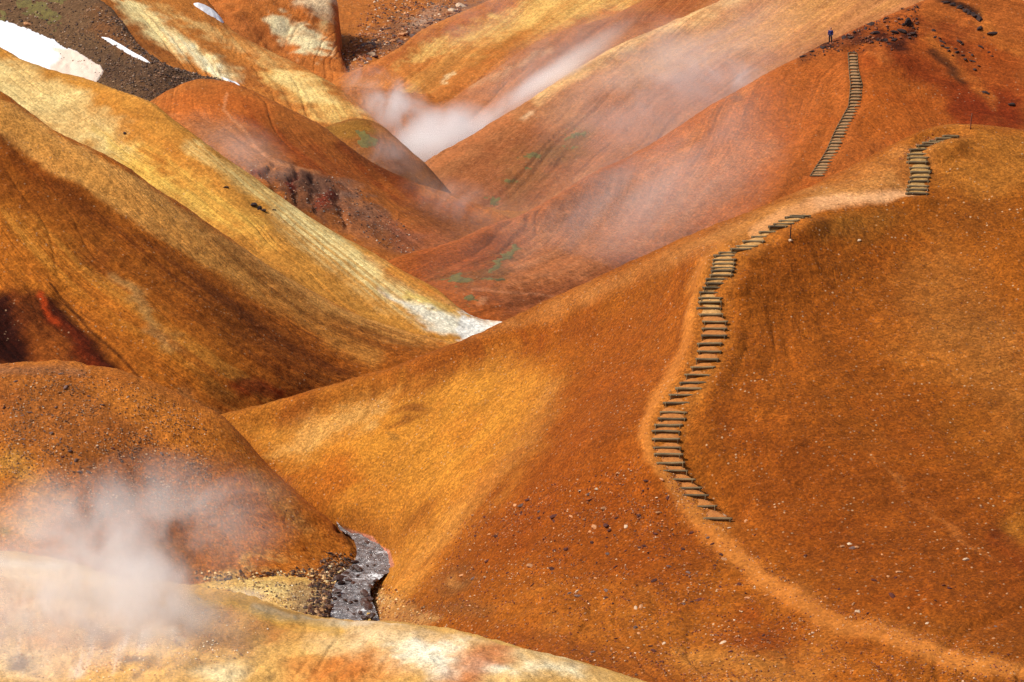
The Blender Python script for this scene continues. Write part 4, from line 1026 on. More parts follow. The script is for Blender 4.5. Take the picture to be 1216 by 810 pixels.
def snow(H, spec, label, h=0.3, dirty=None):
    w = weight(H, spec)
    c = np.ones(H.P.shape) * np.array([0.84, 0.84, 0.85])
    if dirty is not None:
        dw = weight(H, dirty)
        c += (np.array([0.74, 0.58, 0.45]) - c) * dw[..., None]
    o = drape(H, w, 'snow_patch', h, snow_m, lo=0.3, sink=0.1, rim=(0.38, 0.6), col=c)
    return tag(o, label, 'snow', 'leftover snow patches')


snow(HF, ('poly', [(-130, -32), (-60, -4), (0, 23), (30, 34), (60, 46), (95, 64), (120, 79), (124, 87), (114, 97), (80, 96), (40, 85), (0, 66), (-60, 40), (-130, 5)], dict(edge=2.0, warp=0.25)),
     'large white snow patch with a dirty tan lower end below dark scree', 0.12,
     ('poly', [(60, 52), (100, 66), (130, 85), (110, 105), (62, 98), (58, 78), (72, 68)], dict(edge=2.5, warp=0.6)))


def snow_strip(H, pts, wpx, h, label):
    """a narrow drift lying along a hollow: lens-shaped, thin at its ends and edges"""
    pts = np.array(pts, float)
    kn = np.linspace(0, 1, len(pts)); q = np.linspace(0, 1, 40)
    c = hermite(kn, pts, q)
    tn = np.gradient(c, axis=0); tn /= np.linalg.norm(tn, axis=1)[:, None]
    nr = np.stack([-tn[:, 1], tn[:, 0]], 1)
    rows = []
    for i, f in enumerate(q):
        ww = wpx * (math.sin(math.pi * min(1, max(0, 0.03 + 0.94 * f))) ** 0.7) * (1 + 0.25 * mnoise.noise(Vector((f * 6, wpx, 3.1))))
        row = []
        for j in range(9):
            k = j / 4 - 1
            p = spot(H, *(c[i] + nr[i] * k * ww))
            p = p + np.array([0, 0, h * (1 - k * k) * min(1, 6 * f, 6 * (1 - f)) - 0.05])
            row.append(p)
        rows.append(row)
    P = np.array(rows)
    for _ in range(2):
        P[1:-1] = 0.25 * P[:-2] + 0.5 * P[1:-1] + 0.25 * P[2:]
    me = grid_mesh('snow_patch', P, None, {'col': ('FLOAT_COLOR', np.ones(P.shape) * np.array([0.84, 0.84, 0.85]))})
    return tag(put('snow_patch', me, snow_m), label, 'snow', 'leftover snow patches')


snow_strip(HF, [(119, 43), (138, 53), (158, 65), (181, 76)], 2.6, 0.3, 'thin white sliver of snow along the edge of the dark scree')
snow_strip(HK, [(229, 4), (241, 9), (254, 17), (267, 28)], 4.2, 0.35, 'small lens of clean snow high on the streaked orange hill')
snow_strip(HK, [(258, 91), (272, 96), (286, 102)], 1.4, 0.2, 'faint white streak of snow where scree meets the orange mound')

# ------------------------------------------------------------------ the stream
NS, NW = 150, 60
L = np.array(bankL, float); R = np.array(bankR, float)
kn = np.linspace(0, 1, len(L)); q = np.linspace(0, 1, NS)
Lp, Rp = hermite(kn, L, q), hermite(kn, R, q)
wq = np.linspace(-0.25, 1.25, NW)
pp = Lp[:, None] * (1 - wq)[None, :, None] + Rp[:, None] * wq[None, :, None]
u_ = -(pp[..., 1] - CY) / F
dy_, dz_ = cp - u_ * sp, sp + u_ * cp
Yw = (ZS0 - CAM[2]) / dz_ * dy_
SP = world(pp[..., 0], pp[..., 1], Yw)
fall = np.linspace(0.12, -0.12, NS)[:, None]
SP[..., 2] = ZS0 + fall + 0.12 * fbm(SP[..., 0] / 0.6, SP[..., 1] / 0.7, 5, 4, 0.65) + 0.07 * np.sin(SP[..., 1] * 1.3 + np.sin(SP[..., 0] * 2))
wm, _, _ = new_mat('milky_water')
t = NT(wm)
pos = t('ShaderNodeNewGeometry').outputs['Position']
mp = t('ShaderNodeMapping', ins={'Vector': pos, 'Scale': (0.9, 1.5, 1)}).outputs[0]
nz = t.noise(mp, 0.9, 5, 0.6, 0.2)
foam = t.math('MULTIPLY', t.mr(nz, 0.56, 0.62, 0, 0.9), t.mr(t.noise(pos, 5.0, 4, 0.7), 0.42, 0.55, 0, 1))
rip = t.noise(pos, 4.0, 5, 0.65)
wc = t.mix(t.mr(rip, 0.4, 0.62, 0, 1), (0.10, 0.09, 0.087, 1), (0.32, 0.295, 0.29, 1))
b = t('ShaderNodeBsdfPrincipled', ins={'Base Color': t.mix(foam, wc, (0.8, 0.8, 0.8, 1)), 'Roughness': t.mr(foam, 0, 0.85, 0.12, 0.7),
                                       'Normal': t('ShaderNodeBump', ins={'Height': rip, 'Strength': 0.9, 'Distance': 0.2}).outputs[0]})
t('ShaderNodeOutputMaterial', ins={0: b.outputs[0]})
tag(put('stream', grid_mesh('stream', SP), wm), kind='structure')

# ------------------------------------------------------------------ stones
def stone_mesh(name, seed, flat=0.6, sub=2, rough=0.35):
    bm = bmesh.new()
    bmesh.ops.create_icosphere(bm, subdivisions=sub, radius=0.5)
    r = random.Random(seed)
    off = Vector((r.uniform(-50, 50), r.uniform(-50, 50), r.uniform(-50, 50)))
    planes = [(Vector((r.uniform(-1, 1), r.uniform(-1, 1), r.uniform(-1, 1))).normalized(), r.uniform(0.27, 0.42)) for _ in range(7)]
    for v in bm.verts:
        d = v.co.normalized()
        k = 1 + rough * mnoise.noise(d * 1.6 + off) + 0.12 * mnoise.noise(d * 4.5 + off)
        p = d * 0.5 * k
        for nrm, h in planes:          # chipped faces
            e = p.dot(nrm) - h
            if e > 0: p -= nrm * e * 0.9
        v.co = Vector((p.x * 1.15, p.y * 0.85, p.z * flat + 0.12))
    me = bpy.data.meshes.new(name)
    bm.to_mesh(me); bm.free()
    return me


M_dark = rock_mat('stone_dark_red', (92, 40, 26), (62, 30, 24))
M_tan = rock_mat('stone_tan', (206, 150, 100), (160, 100, 60))
M_grey = rock_mat('stone_grey_brown', (120, 92, 80), (84, 62, 56))
M_pale = rock_mat('stone_pale', (216, 188, 156), (178, 144, 110))
M_black = rock_mat('stone_black', (62, 38, 30), (36, 22, 18))
M_wet = rock_mat('stone_wet', (86, 54, 38), (48, 32, 26), rough=0.4)
stones = [stone_mesh('stone', 40 + i, flat=random.uniform(0.42, 0.75), sub=2) for i in range(8)]
for m in stones: m.materials.append(M_dark)


def place_stone(P, size, mat, label, cat='stone', group=None, name='stone', tilt=0.4, sink=0.14):
    o = bpy.data.objects.new(name, random.choice(stones))
    C.objects.link(o)
    o.material_slots[0].link = 'OBJECT'
    o.material_slots[0].material = mat
    o.location = (P[0], P[1], P[2] - sink * size)
    o.rotation_euler = (random.uniform(-tilt, tilt), random.uniform(-tilt, tilt), random.uniform(0, 6.28))
    s = size
    o.scale = (s * random.uniform(0.85, 1.35), s * random.uniform(0.8, 1.1), s * random.uniform(0.8, 1.2))
    return tag(o, label, cat, group)


def pick(H, poly, n, edge=10, frame=True, gap=0.0, clump=0.6, seed=0):
    w = 1 - sstep(-edge, edge, sd_poly(H.u, H.v, poly))
    w = w * H.vis
    w = w * (1 - clump + clump * sstep(-0.1, 0.35, fbm(H.P[..., 0] / 2.0, (H.P[..., 1] + H.P[..., 2]) / 2.0, 900 + seed, 3)))
    if frame: w = w * ((H.u > 4) & (H.u < 1212) & (H.v > 4) & (H.v < 806))
    w = w.ravel() / w.sum()
    i = np.random.default_rng(500 + seed).choice(len(w), size=n * 3, replace=True, p=w)
    out = []
    for k in i:
        p = H.P.reshape(-1, 3)[k]
        uu, vv = H.u.ravel()[k], H.v.ravel()[k]
        if gap and any(math.hypot(uu - a, vv - b) < gap for _, a, b in out): continue
        out.append((p, uu, vv))
        if len(out) == n: break
    return [p for p, _, _ in out]


# one at a time, where the photograph shows them apart
place_stone(spot(HC, 860.5, 603.5), 0.34, M_pale, 'pale cream stone lying just right of the second lowest log step')
place_stone(spot(HC, 866, 629), 0.24, M_pale, 'small pale stone below the end of the lowest log step')
place_stone(spot(HC, 886, 616), 0.27, M_tan, 'tan stone a little to the right of the lowest log step')
place_stone(spot(HC, 1147, 664), 0.44, M_pale, 'pale angular boulder alone on the dark orange slope')
place_stone(spot(HC, 1014, 650), 0.42, M_grey, 'grey brown boulder in a small cluster right of the trodden path')
place_stone(spot(HC, 1009, 646), 0.26, M_pale, 'pale stone touching the grey brown boulder right of the path')
place_stone(spot(HC, 722, 657.5), 0.36, M_grey, 'purple grey stone among the red stones left of the path')
place_stone(spot(HC, 1019, 726), 0.26, M_pale, 'small pale stone on the edge of the trodden path')
place_stone(spot(HC, 755, 722), 0.28, M_pale, 'pale stone below the red stony slope left of the path')
place_stone(spot(HC, 612, 600), 0.32, M_tan, 'tan flat stone highest on the slope left of the steps')
place_stone(spot(HC, 734, 562), 0.34, M_tan, 'wide tan slab alone on the slope above the red stones')
place_stone(spot(HC, 1020, 285), 0.3, M_pale, 'whitish stone on the olive patch below the upper steps')
place_stone(spot(HC, 938, 287.5), 0.3, M_pale, 'pale stone at the foot of the dark marker stake')
place_stone(spot(HB, 78, 460), 0.5, M_grey, 'dark grey rock on the crest side of the brown gravelly knoll')
place_stone(spot(HF, 34, 29), 1.0, M_tan, 'tan rock at the upper edge of the large snow patch', sink=0.1)

# stone field left of the steps
fieldA = [(620, 590), (700, 570), (760, 560), (800, 605), (860, 650), (840, 710), (740, 720), (640, 700), (540, 690), (560, 620)]
for k, p in enumerate(pick(HC, fieldA, 112, edge=14, gap=5, seed=1)):
    r = random.random()
    mat = M_dark if r < 0.62 else M_tan if r < 0.8 else M_grey if r < 0.93 else M_pale
    place_stone(p, float(np.clip(RNG.lognormal(-1.52, 0.38), 0.13, 0.46)), mat,
                'fist to head sized reddish stone strewn on the slope left of the path', group='stones strewn on the slope left of the path')
fieldB = [(800, 600), (880, 690), (960, 750), (900, 800), (700, 790), (640, 740), (800, 700)]
for k, p in enumerate(pick(HC, fieldB, 46, edge=14, gap=6, seed=2)):
    r = random.random()
    mat = M_dark if r < 0.45 else M_tan if r < 0.75 else M_grey if r < 0.9 else M_pale
    place_stone(p, float(np.clip(RNG.lognormal(-1.75, 0.3), 0.11, 0.3)), mat,
                'small stone on the lower ground between the path and the bleached mound', group='stones on the lower ground below the path')
fieldC = [(880, 620), (960, 640), (1080, 650), (1216, 690), (1216, 790), (1060, 745), (940, 700), (890, 660)]
for k, p in enumerate(pick(HC, fieldC, 44, edge=14, gap=7, seed=3)):
    r = random.random()
    mat = M_dark if r < 0.45 else M_tan if r < 0.75 else M_grey if r < 0.88 else M_pale
    place_stone(p, float(np.clip(RNG.lognormal(-1.75, 0.35), 0.11, 0.33)), mat,
                'small stone on the dark slope above the lower path', group='stones on the dark slope above the lower path')
fieldD = [(-5, 455), (80, 450), (150, 480), (200, 540), (120, 580), (20, 530)]
for k, p in enumerate(pick(HB, fieldD, 44, edge=12, gap=6, seed=4)):
    r = random.random()
    mat = M_grey if r < 0.6 else M_dark if r < 0.85 else M_pale
    place_stone(p, float(np.clip(RNG.lognormal(-1.55, 0.35), 0.13, 0.42)), mat,
                'small grey stone on the brown gravelly knoll by the near valley', group='stones on the brown gravelly knoll')
# stream boulders
for k, (x, y, s) in enumerate([(436, 645, .5), (440, 660, .45), (431, 650, .35), (424, 676, .6), (412, 682, .7), (404, 688, .8), (398, 700, .7), (414, 690, .5), (420, 693, .6), (425, 684, .45),
                               (432, 704, .6), (437, 712, .8), (434, 718, .9), (438, 722, .7), (410, 714, .5), (422, 714, .55), (416, 716, .45), (403, 708, .45), (428, 728, .4), (432, 734, .5), (441, 733, .7),
                               (420, 729, .4), (398, 718, .4), (391, 706, .6), (396, 690, .6), (440, 742, .6), (430, 741, .45), (413, 724, .3), (436, 672, .35), (445, 671, .3), (424, 662, .5), (421, 668, .6), (417, 675, .7), (411, 684, .6), (406, 693, .7), (401, 703, .6), (397, 712, .7), (392, 720, .6), (388, 729, .7), (383, 737, .6), (426, 655, .4), (446, 691, .5), (440, 697, .6), (433, 705, .7), (434, 714, .8), (437, 723, .7), (440, 732, .7)]):
    pt = world(x, y, 1.0); d = pt - CAM
    P = CAM + d * ((ZS0 - CAM[2]) / d[2])
    place_stone(P, s * random.uniform(0.45, 0.95), M_wet, 'wet dark rock standing in the milky stream', 'rock', 'wet rocks in the stream', 'rock', sink=0.02)
# boulders on the far valley floor
farP = [(430, 55), (462, 30), (500, 12), (545, -5), (560, 10), (520, 25), (470, 55), (440, 66)]
for k, p in enumerate(pick(HJ, farP, 46, edge=8, gap=3.5, seed=5, clump=0.2)):
    place_stone(p, float(np.clip(RNG.lognormal(0.05, 0.4), 0.5, 2.2)), M_grey if random.random() < 0.65 else M_tan if random.random() < 0.6 else M_dark,
                'weathered boulder in the rubble band on the far valley floor', 'boulder', 'boulders on the far valley floor', 'boulder', sink=0.15)
for x, y, s, mt, lb in [(392, 73, 2.6, M_grey, 'rounded grey boulder below the cream coloured bank far up the valley'),
                        (441, 66, 2.0, M_pale, 'pale slab on the orange ground under the far rubble band'),
                        (536, 13, 2.4, M_pale, 'cream white boulder in front of the far pink ridge'),
                        (549, 8, 2.2, M_pale, 'white boulder highest of the pale rocks by the far pink ridge'),
                        (404, 43, 2.4, M_tan, 'big orange boulder beside the cream coloured bank')]:
    place_stone(spot(HJ, x, y), s, mt, lb, 'boulder', None, 'boulder', sink=0.15)

for x, y, z_ in [(268, 222, .5), (302, 243, .7), (307, 247, .6), (312, 250, .5), (326, 249, .45), (148, 158, .35)]:
    place_stone(spot(HE, x, y), z_, M_black, 'dark stone on the bare yellow ridge', group='dark stones on the yellow ridge')
# dark lava rocks on the back hill
for x, y, s, lb in [(1078, 29, 2.1, 'tall black lava crag standing near the top of the rust hill'), (1071, 37, 1.5, 'black lava block at the foot of the tall crag'),
                    (1084, 40, 1.3, 'low black rock with pale crust right below the crag'), (1062, 38, 1.4, 'black rock at the lower end of the crag, nearest the far steps'),
                    (1039, 39, 1.5, 'rounded black rock between the crag and the far steps'), (954, 67, 1.0, 'small black rock at the edge left of the far steps'),
                    (1164, 34, 1.6, 'larger of two black rocks below the dark rim'), (1179, 39, 1.7, 'second black rock below the dark rim, the lower one'),
                    (1201, 124, 1.2, 'lone black rock low on the rust hill above the yellow knoll')]:
    place_stone(spot(HP, x, y), s * 0.72, M_black, lb, 'rock', None, 'lava_rock', sink=0.15, tilt=0.2)
crag = [o for o in bpy.data.objects if o.get('label', '').startswith('tall black lava crag')][0]
crag.scale = (1.2, 1.0, 2.6)
for k, (x, y) in enumerate([(1109, 36), (1110, 43), (1115, 45), (1117, 48), (1119, 54), (1124, 56), (1127, 60), (1134, 58), (1136, 62), (1131, 65), (1141, 50), (1143, 52), (1138, 48), (1151, 62), (1154, 65), (1152, 71),
                             (1156, 73), (1164, 55), (1167, 57), (1178, 66), (1162, 78), (1170, 110), (1143, 66), (1120, 50), (1146, 70), (1158, 82), (1174, 62), (1168, 44)]):
    place_stone(spot(HP, x, y), random.uniform(0.35, 0.75), M_black, 'dark chunk of lava in the scatter below the crag on the rust hill', 'rock', 'dark lava chunks below the crag', 'lava_rock', sink=0.2)
for k, (x, y) in enumerate([(960, 62), (965, 60), (971, 57), (977, 56), (981, 60), (1002, 44), (1010, 43), (1020, 36), (1028, 33), (1036, 28), (1044, 25), (1052, 22), (1060, 45), (1050, 47), (1043, 46), (1056, 51)]):
    place_stone(spot(HP, x, y), random.uniform(0.7, 1.3), M_black, 'dark rock of the low ledge along the ridge by the hiker', 'rock', 'dark ledge rocks along the ridge', 'lava_rock', sink=0.3)
for k in range(16):
    f_ = k / 15
    x = np.interp(f_, [0, 0.35, 0.7, 1], [1122, 1138, 1150, 1161]); y = np.interp(f_, [0, 0.35, 0.7, 1], [1, 6, 13, 20])
    place_stone(spot(HP, x, y), random.uniform(0.8, 1.15), M_black, 'dark rock in the rim line at the top of the rust hill', 'rock', 'dark rim rocks on the rust hill', 'lava_rock', sink=0.3)


# ---- gravel too small to count
def gravel(H, poly, n, smin, smax, label, seed, edge=20, clump=0.7, tint=None):
    r = np.random.default_rng(seed)
    w = (1 - sstep(-edge, edge, sd_poly(H.u, H.v, poly))) * H.vis
    w = w * (1 - clump + clump * sstep(-0.15, 0.3, fbm(H.P[..., 0] / 1.7, (H.P[..., 1] + H.P[..., 2]) / 1.7, seed, 4, 0.6)))
    w = w.ravel() / w.sum()
    i = r.choice(len(w), size=n, p=w)
    c = H.P.reshape(-1, 3)[i] + r.uniform(-0.03, 0.03, (n, 3)) * [1, 1, 0]
    s = smin + (smax - smin) * r.random(n) ** 3
    base = np.array([[1, 0, 0], [0, 1, 0], [-1, 0, 0], [0, -1, 0], [0, 0, 0.8], [0, 0, -0.6]], float)
    V = base[None] * (0.5 + 0.35 * r.random((n, 6, 1))) + r.uniform(-0.15, 0.15, (n, 6, 3))
    a = r.uniform(0, 6.28, n)
    ca, sa = np.cos(a)[:, None], np.sin(a)[:, None]
    V = np.stack([V[..., 0] * ca - V[..., 1] * sa, V[..., 0] * sa + V[..., 1] * ca, V[..., 2]], -1)
    V = V * s[:, None, None] + c[:, None, :] + np.array([0, 0, 0.2]) * s[:, None, None]
    fc = np.array([[0, 1, 4], [1, 2, 4], [2, 3, 4], [3, 0, 4], [1, 0, 5], [2, 1, 5], [3, 2, 5], [0, 3, 5]])
    Fc = (fc[None] + 6 * np.arange(n)[:, None, None]).reshape(-1, 3)
    pal = lin(np.array(tint or [(132, 64, 32), (106, 52, 30), (170, 98, 54), (196, 132, 84), (124, 88, 68), (214, 174, 134)]))
    pk = r.choice(len(pal), size=n, p=np.array([0.26, 0.22, 0.2, 0.14, 0.1, 0.08]))
    col = pal[pk] * r.uniform(0.75, 1.25, (n, 1))
    col = np.repeat(col, 6, 0)
    me = raw_mesh('gravel', V.reshape(-1, 3), Fc, {'col': ('FLOAT_COLOR', col)})
    me.polygons.foreach_set('use_smooth', np.zeros(len(me.polygons), bool))
    o = put('gravel', me, gravel_m)
    return tag(o, label, 'gravel', kind='stuff')


gravel_m = attr_mat('gravel_grit')
gravel(HC, [(560, 620), (740, 550), (800, 600), (900, 690), (1000, 760), (1216, 800), (1216, 840), (560, 840), (480, 735), (520, 680)], 11000, 0.025, 0.10,
       'loose reddish gravel on the near slope below the log steps', 31)
gravel(HC, [(860, 300), (1216, 260), (1260, 640), (1100, 700), (900, 640), (840, 480)], 3200, 0.02, 0.065, 'sparse pale gravel on the wide slope right of the steps', 32, clump=0.5)
gravel(HC, [(560, 400), (860, 270), (820, 420), (770, 520), (640, 560)], 1800, 0.02, 0.07, 'sparse gravel on the spur left of the steps', 33)
gravel(HC, [(1070, 190), (1100, 160), (1130, 156), (1100, 175)], 1200, 0.03, 0.10, 'heap of pinkish gravel beside the upper steps', 34, edge=5, clump=0.0)
gravel(HB, [(-20, 440), (120, 445), (230, 500), (260, 600), (120, 620), (-20, 560)], 8000, 0.025, 0.11, 'grey gravel covering the brown knoll by the near valley', 35,
       tint=[(128, 88, 56), (102, 72, 50), (156, 104, 60), (190, 142, 96), (126, 98, 80), (210, 176, 140)])
gravel(HG, [(230, 690), (420, 690), (430, 750), (330, 750), (230, 720)], 2600, 0.03, 0.13, 'yellowish river gravel on the bar beside the stream', 36, edge=10, clump=0.4,
       tint=[(150, 110, 66), (84, 62, 46), (206, 170, 104), (226, 196, 140), (130, 112, 96), (236, 220, 180)])
gravel(HB, [(230, 680), (420, 676), (420, 700), (240, 700)], 1500, 0.05, 0.22, 'dark rubble along the foot of the brown knoll', 37, edge=5, clump=0.4,
       tint=[(110, 70, 40), (70, 46, 34), (170, 120, 66), (216, 180, 120), (96, 76, 64), (226, 206, 160)])
gravel(HC, [(440, 690), (470, 700), (530, 735), (480, 752), (440, 735)], 650, 0.04, 0.17, 'pale crumbly rubble on the bank right of the stream', 38, edge=6, clump=0.3,
       tint=[(170, 106, 52), (120, 70, 36), (200, 140, 80), (220, 180, 120), (130, 96, 66), (228, 200, 150)])
gravel(HF, [(0, 0), (130, 10), (280, 100), (200, 125), (120, 95), (0, 30)], 3500, 0.07, 0.24, 'dark stony scree around the snow patches', 39, edge=10, clump=0.3,
       tint=[(96, 72, 58), (64, 48, 42), (120, 84, 60), (160, 120, 90), (84, 70, 64), (176, 150, 126)])
gravel(HJ, [(400, 85), (420, 40), (450, 0), (560, -10), (540, 25), (470, 60)], 2600, 0.12, 0.5, 'reddish rubble scattered on the far valley floor', 40, edge=12, clump=0.4,
       tint=[(140, 80, 48), (96, 66, 50), (176, 110, 66), (206, 150, 104), (110, 92, 84), (226, 196, 160)])
gravel(HH, [(300, 200), (420, 218), (500, 285), (480, 300), (390, 260), (320, 225)], 600, 0.06, 0.2, 'grey rubble on the lower spur of the orange mound', 41, edge=8, clump=0.4,
       tint=[(120, 96, 80), (84, 62, 52), (150, 104, 76), (186, 150, 120), (110, 100, 94), (200, 180, 160)])

gravel(HA, [(-20, 680), (60, 685), (210, 706), (330, 742), (300, 775), (200, 800), (-20, 806)], 3000, 0.015, 0.07, 'crumbly cream and orange crust on the near steaming ground', 42, edge=10, clump=0.8,
       tint=[(214, 150, 80), (176, 108, 52), (240, 206, 150), (250, 232, 196), (150, 104, 70), (226, 176, 110)])
gravel(HC, [(770, 520), (800, 590), (860, 645), (940, 712), (1070, 765), (1200, 800), (1200, 780), (1070, 745), (950, 700), (880, 650), (830, 600)], 2200, 0.02, 0.08, 'fine gravel along the trodden path', 43, edge=12, clump=0.5)
gravel(HG, [(372, 690), (412, 686), (400, 715), (380, 750), (360, 750)], 1100, 0.06, 0.26, 'dark wet rubble along the left bank of the stream', 44, edge=5, clump=0.3,
       tint=[(74, 48, 36), (52, 36, 30), (110, 72, 46), (150, 110, 70), (84, 66, 58), (176, 140, 100)])
gravel(HB, [(385, 655), (418, 660), (424, 672), (405, 692), (380, 690)], 500, 0.06, 0.25, 'dark rubble at the foot of the knoll beside the water', 45, edge=4, clump=0.3,
       tint=[(74, 48, 36), (52, 36, 30), (110, 72, 46), (150, 110, 70), (84, 66, 58), (176, 140, 100)])
gravel(HP, [(950, 72), (985, 50), (1040, 28), (1090, 5), (1090, 45), (1060, 58), (1010, 56)], 420, 0.08, 0.36, 'dark rubble along the rocky ridge by the hiker', 46, edge=5, clump=0.8,
       tint=[(74, 40, 28), (52, 30, 24), (110, 56, 30), (140, 76, 40), (60, 40, 34), (150, 96, 66)])

# ------------------------------------------------------------------ log stairways
wood_m, _, _ = new_mat('weathered_wood')
t = NT(wood_m)
oi = t('ShaderNodeObjectInfo').outputs['Random']
tc = t('ShaderNodeTexCoord').outputs['Object']
mp = t('ShaderNodeMapping', ins={'Vector': tc, 'Scale': (1.2, 16, 16)}).outputs[0]
g1 = t.noise(mp, 1.0, 6, 0.7, 0.4)
c = t.mix(t.mr(g1, 0.33, 0.68, 0, 1), (0.06, 0.04, 0.018, 1), (0.29, 0.19, 0.08, 1))
v = t.mr(oi, 0, 1, 0.55, 1.35)
c = t.mix(1.0, c, t('ShaderNodeCombineColor', ins={0: v, 1: v, 2: v}).outputs[0], 'MULTIPLY')
b = t('ShaderNodeBsdfPrincipled', ins={'Base Color': c, 'Roughness': 0.85, 'Normal': t('ShaderNodeBump', ins={'Height': g1, 'Strength': 0.7, 'Distance': 0.02}).outputs[0]})
t('ShaderNodeOutputMaterial', ins={0: b.outputs[0]})


def tread_mat(name, c0, c1):
    m, _, _ = new_mat(name)
    t = NT(m)
    pos = t('ShaderNodeNewGeometry').outputs['Position']
    nz = t.noise(pos, 5.0, 6, 0.72)
    b = t('ShaderNodeBsdfPrincipled', ins={'Base Color': t.mix(t.mr(nz, 0.35, 0.66, 0, 1), (*lin(c0), 1), (*lin(c1), 1)), 'Roughness': 1.0,
                                           'Normal': t('ShaderNodeBump', ins={'Height': nz, 'Strength': 0.7, 'Distance': 0.08}).outputs[0]})
    t('ShaderNodeOutputMaterial', ins={0: b.outputs[0]})
    return m


T_sand = tread_mat('tread_sand', (160, 94, 38), (194, 124, 56))
T_grav = tread_mat('tread_gravel', (168, 120, 62), (214, 162, 96))
T_olive = tread_mat('tread_olive', (146, 108, 56), (190, 148, 86))
T_grey = tread_mat('tread_grey', (136, 96, 58), (182, 136, 90))


def log_bm(L, h, d, seed):
    """a squared timber with worn, rounded edges and a slight bow"""
    r = random.Random(seed)
    bm = bmesh.new()
    n, k = 9, 16
    bow, sag = r.uniform(-0.03, 0.03), r.uniform(-0.025, 0.02)
    rings = []
    for i in range(n + 1):
        f = i / n - 0.5
        sc = 1 - (0.10 if i in (0, n) else 0)
        ring = []
        for j in range(k):
            a = 2 * math.pi * (j + 0.5) / k
            ca, sa = math.cos(a), math.sin(a)
            q = (abs(ca) ** 6 + abs(sa) ** 6) ** (-1 / 6.0)
            w = 1 + 0.07 * mnoise.noise(Vector((f * 5 + seed, ca * 1.3, sa * 1.3)))
            ring.append(bm.verts.new((f * L, ca * q * d / 2 * sc * w + bow * (1 - 4 * f * f), sa * q * h / 2 * sc * w + sag * (1 - 4 * f * f))))
        rings.append(ring)
    for a, b_ in zip(rings[:-1], rings[1:]):
        for j in range(k):
            bm.faces.new((a[j], a[(j + 1) % k], b_[(j + 1) % k], b_[j]))
    bm.faces.new(rings[0][::-1]); bm.faces.new(rings[-1])
    bmesh.ops.recalc_face_normals(bm, faces=bm.faces)
    return bm


def bm_obj(name, bm, mat, parent=None, loc=(0, 0, 0), rot=(0, 0, 0), smooth=True):
    me = bpy.data.meshes.new(name)
    bm.to_mesh(me); bm.free()
    if smooth:
        me.polygons.foreach_set('use_smooth', np.ones(len(me.polygons), bool))
    o = put(name, me, mat, parent)
    o.location = loc; o.rotation_euler = rot
    return o


def post_bm(r0, r1, h, sides=7, bend=0.0):
    bm = bmesh.new()
    rings = []
    for i in range(5):
        f = i / 4
        r = r0 + (r1 - r0) * f
        rings.append([bm.verts.new((r * math.cos(6.283 * j / sides) + bend * f * f, r * math.sin(6.283 * j / sides), f * h)) for j in range(sides)])
    for a, b_ in zip(rings[:-1], rings[1:]):
        for j in range(sides):
            bm.faces.new((a[j], a[(j + 1) % sides], b_[(j + 1) % sides], b_[j]))
    bm.faces.new(rings[0][::-1]); bm.faces.new(rings[-1])
    return bm


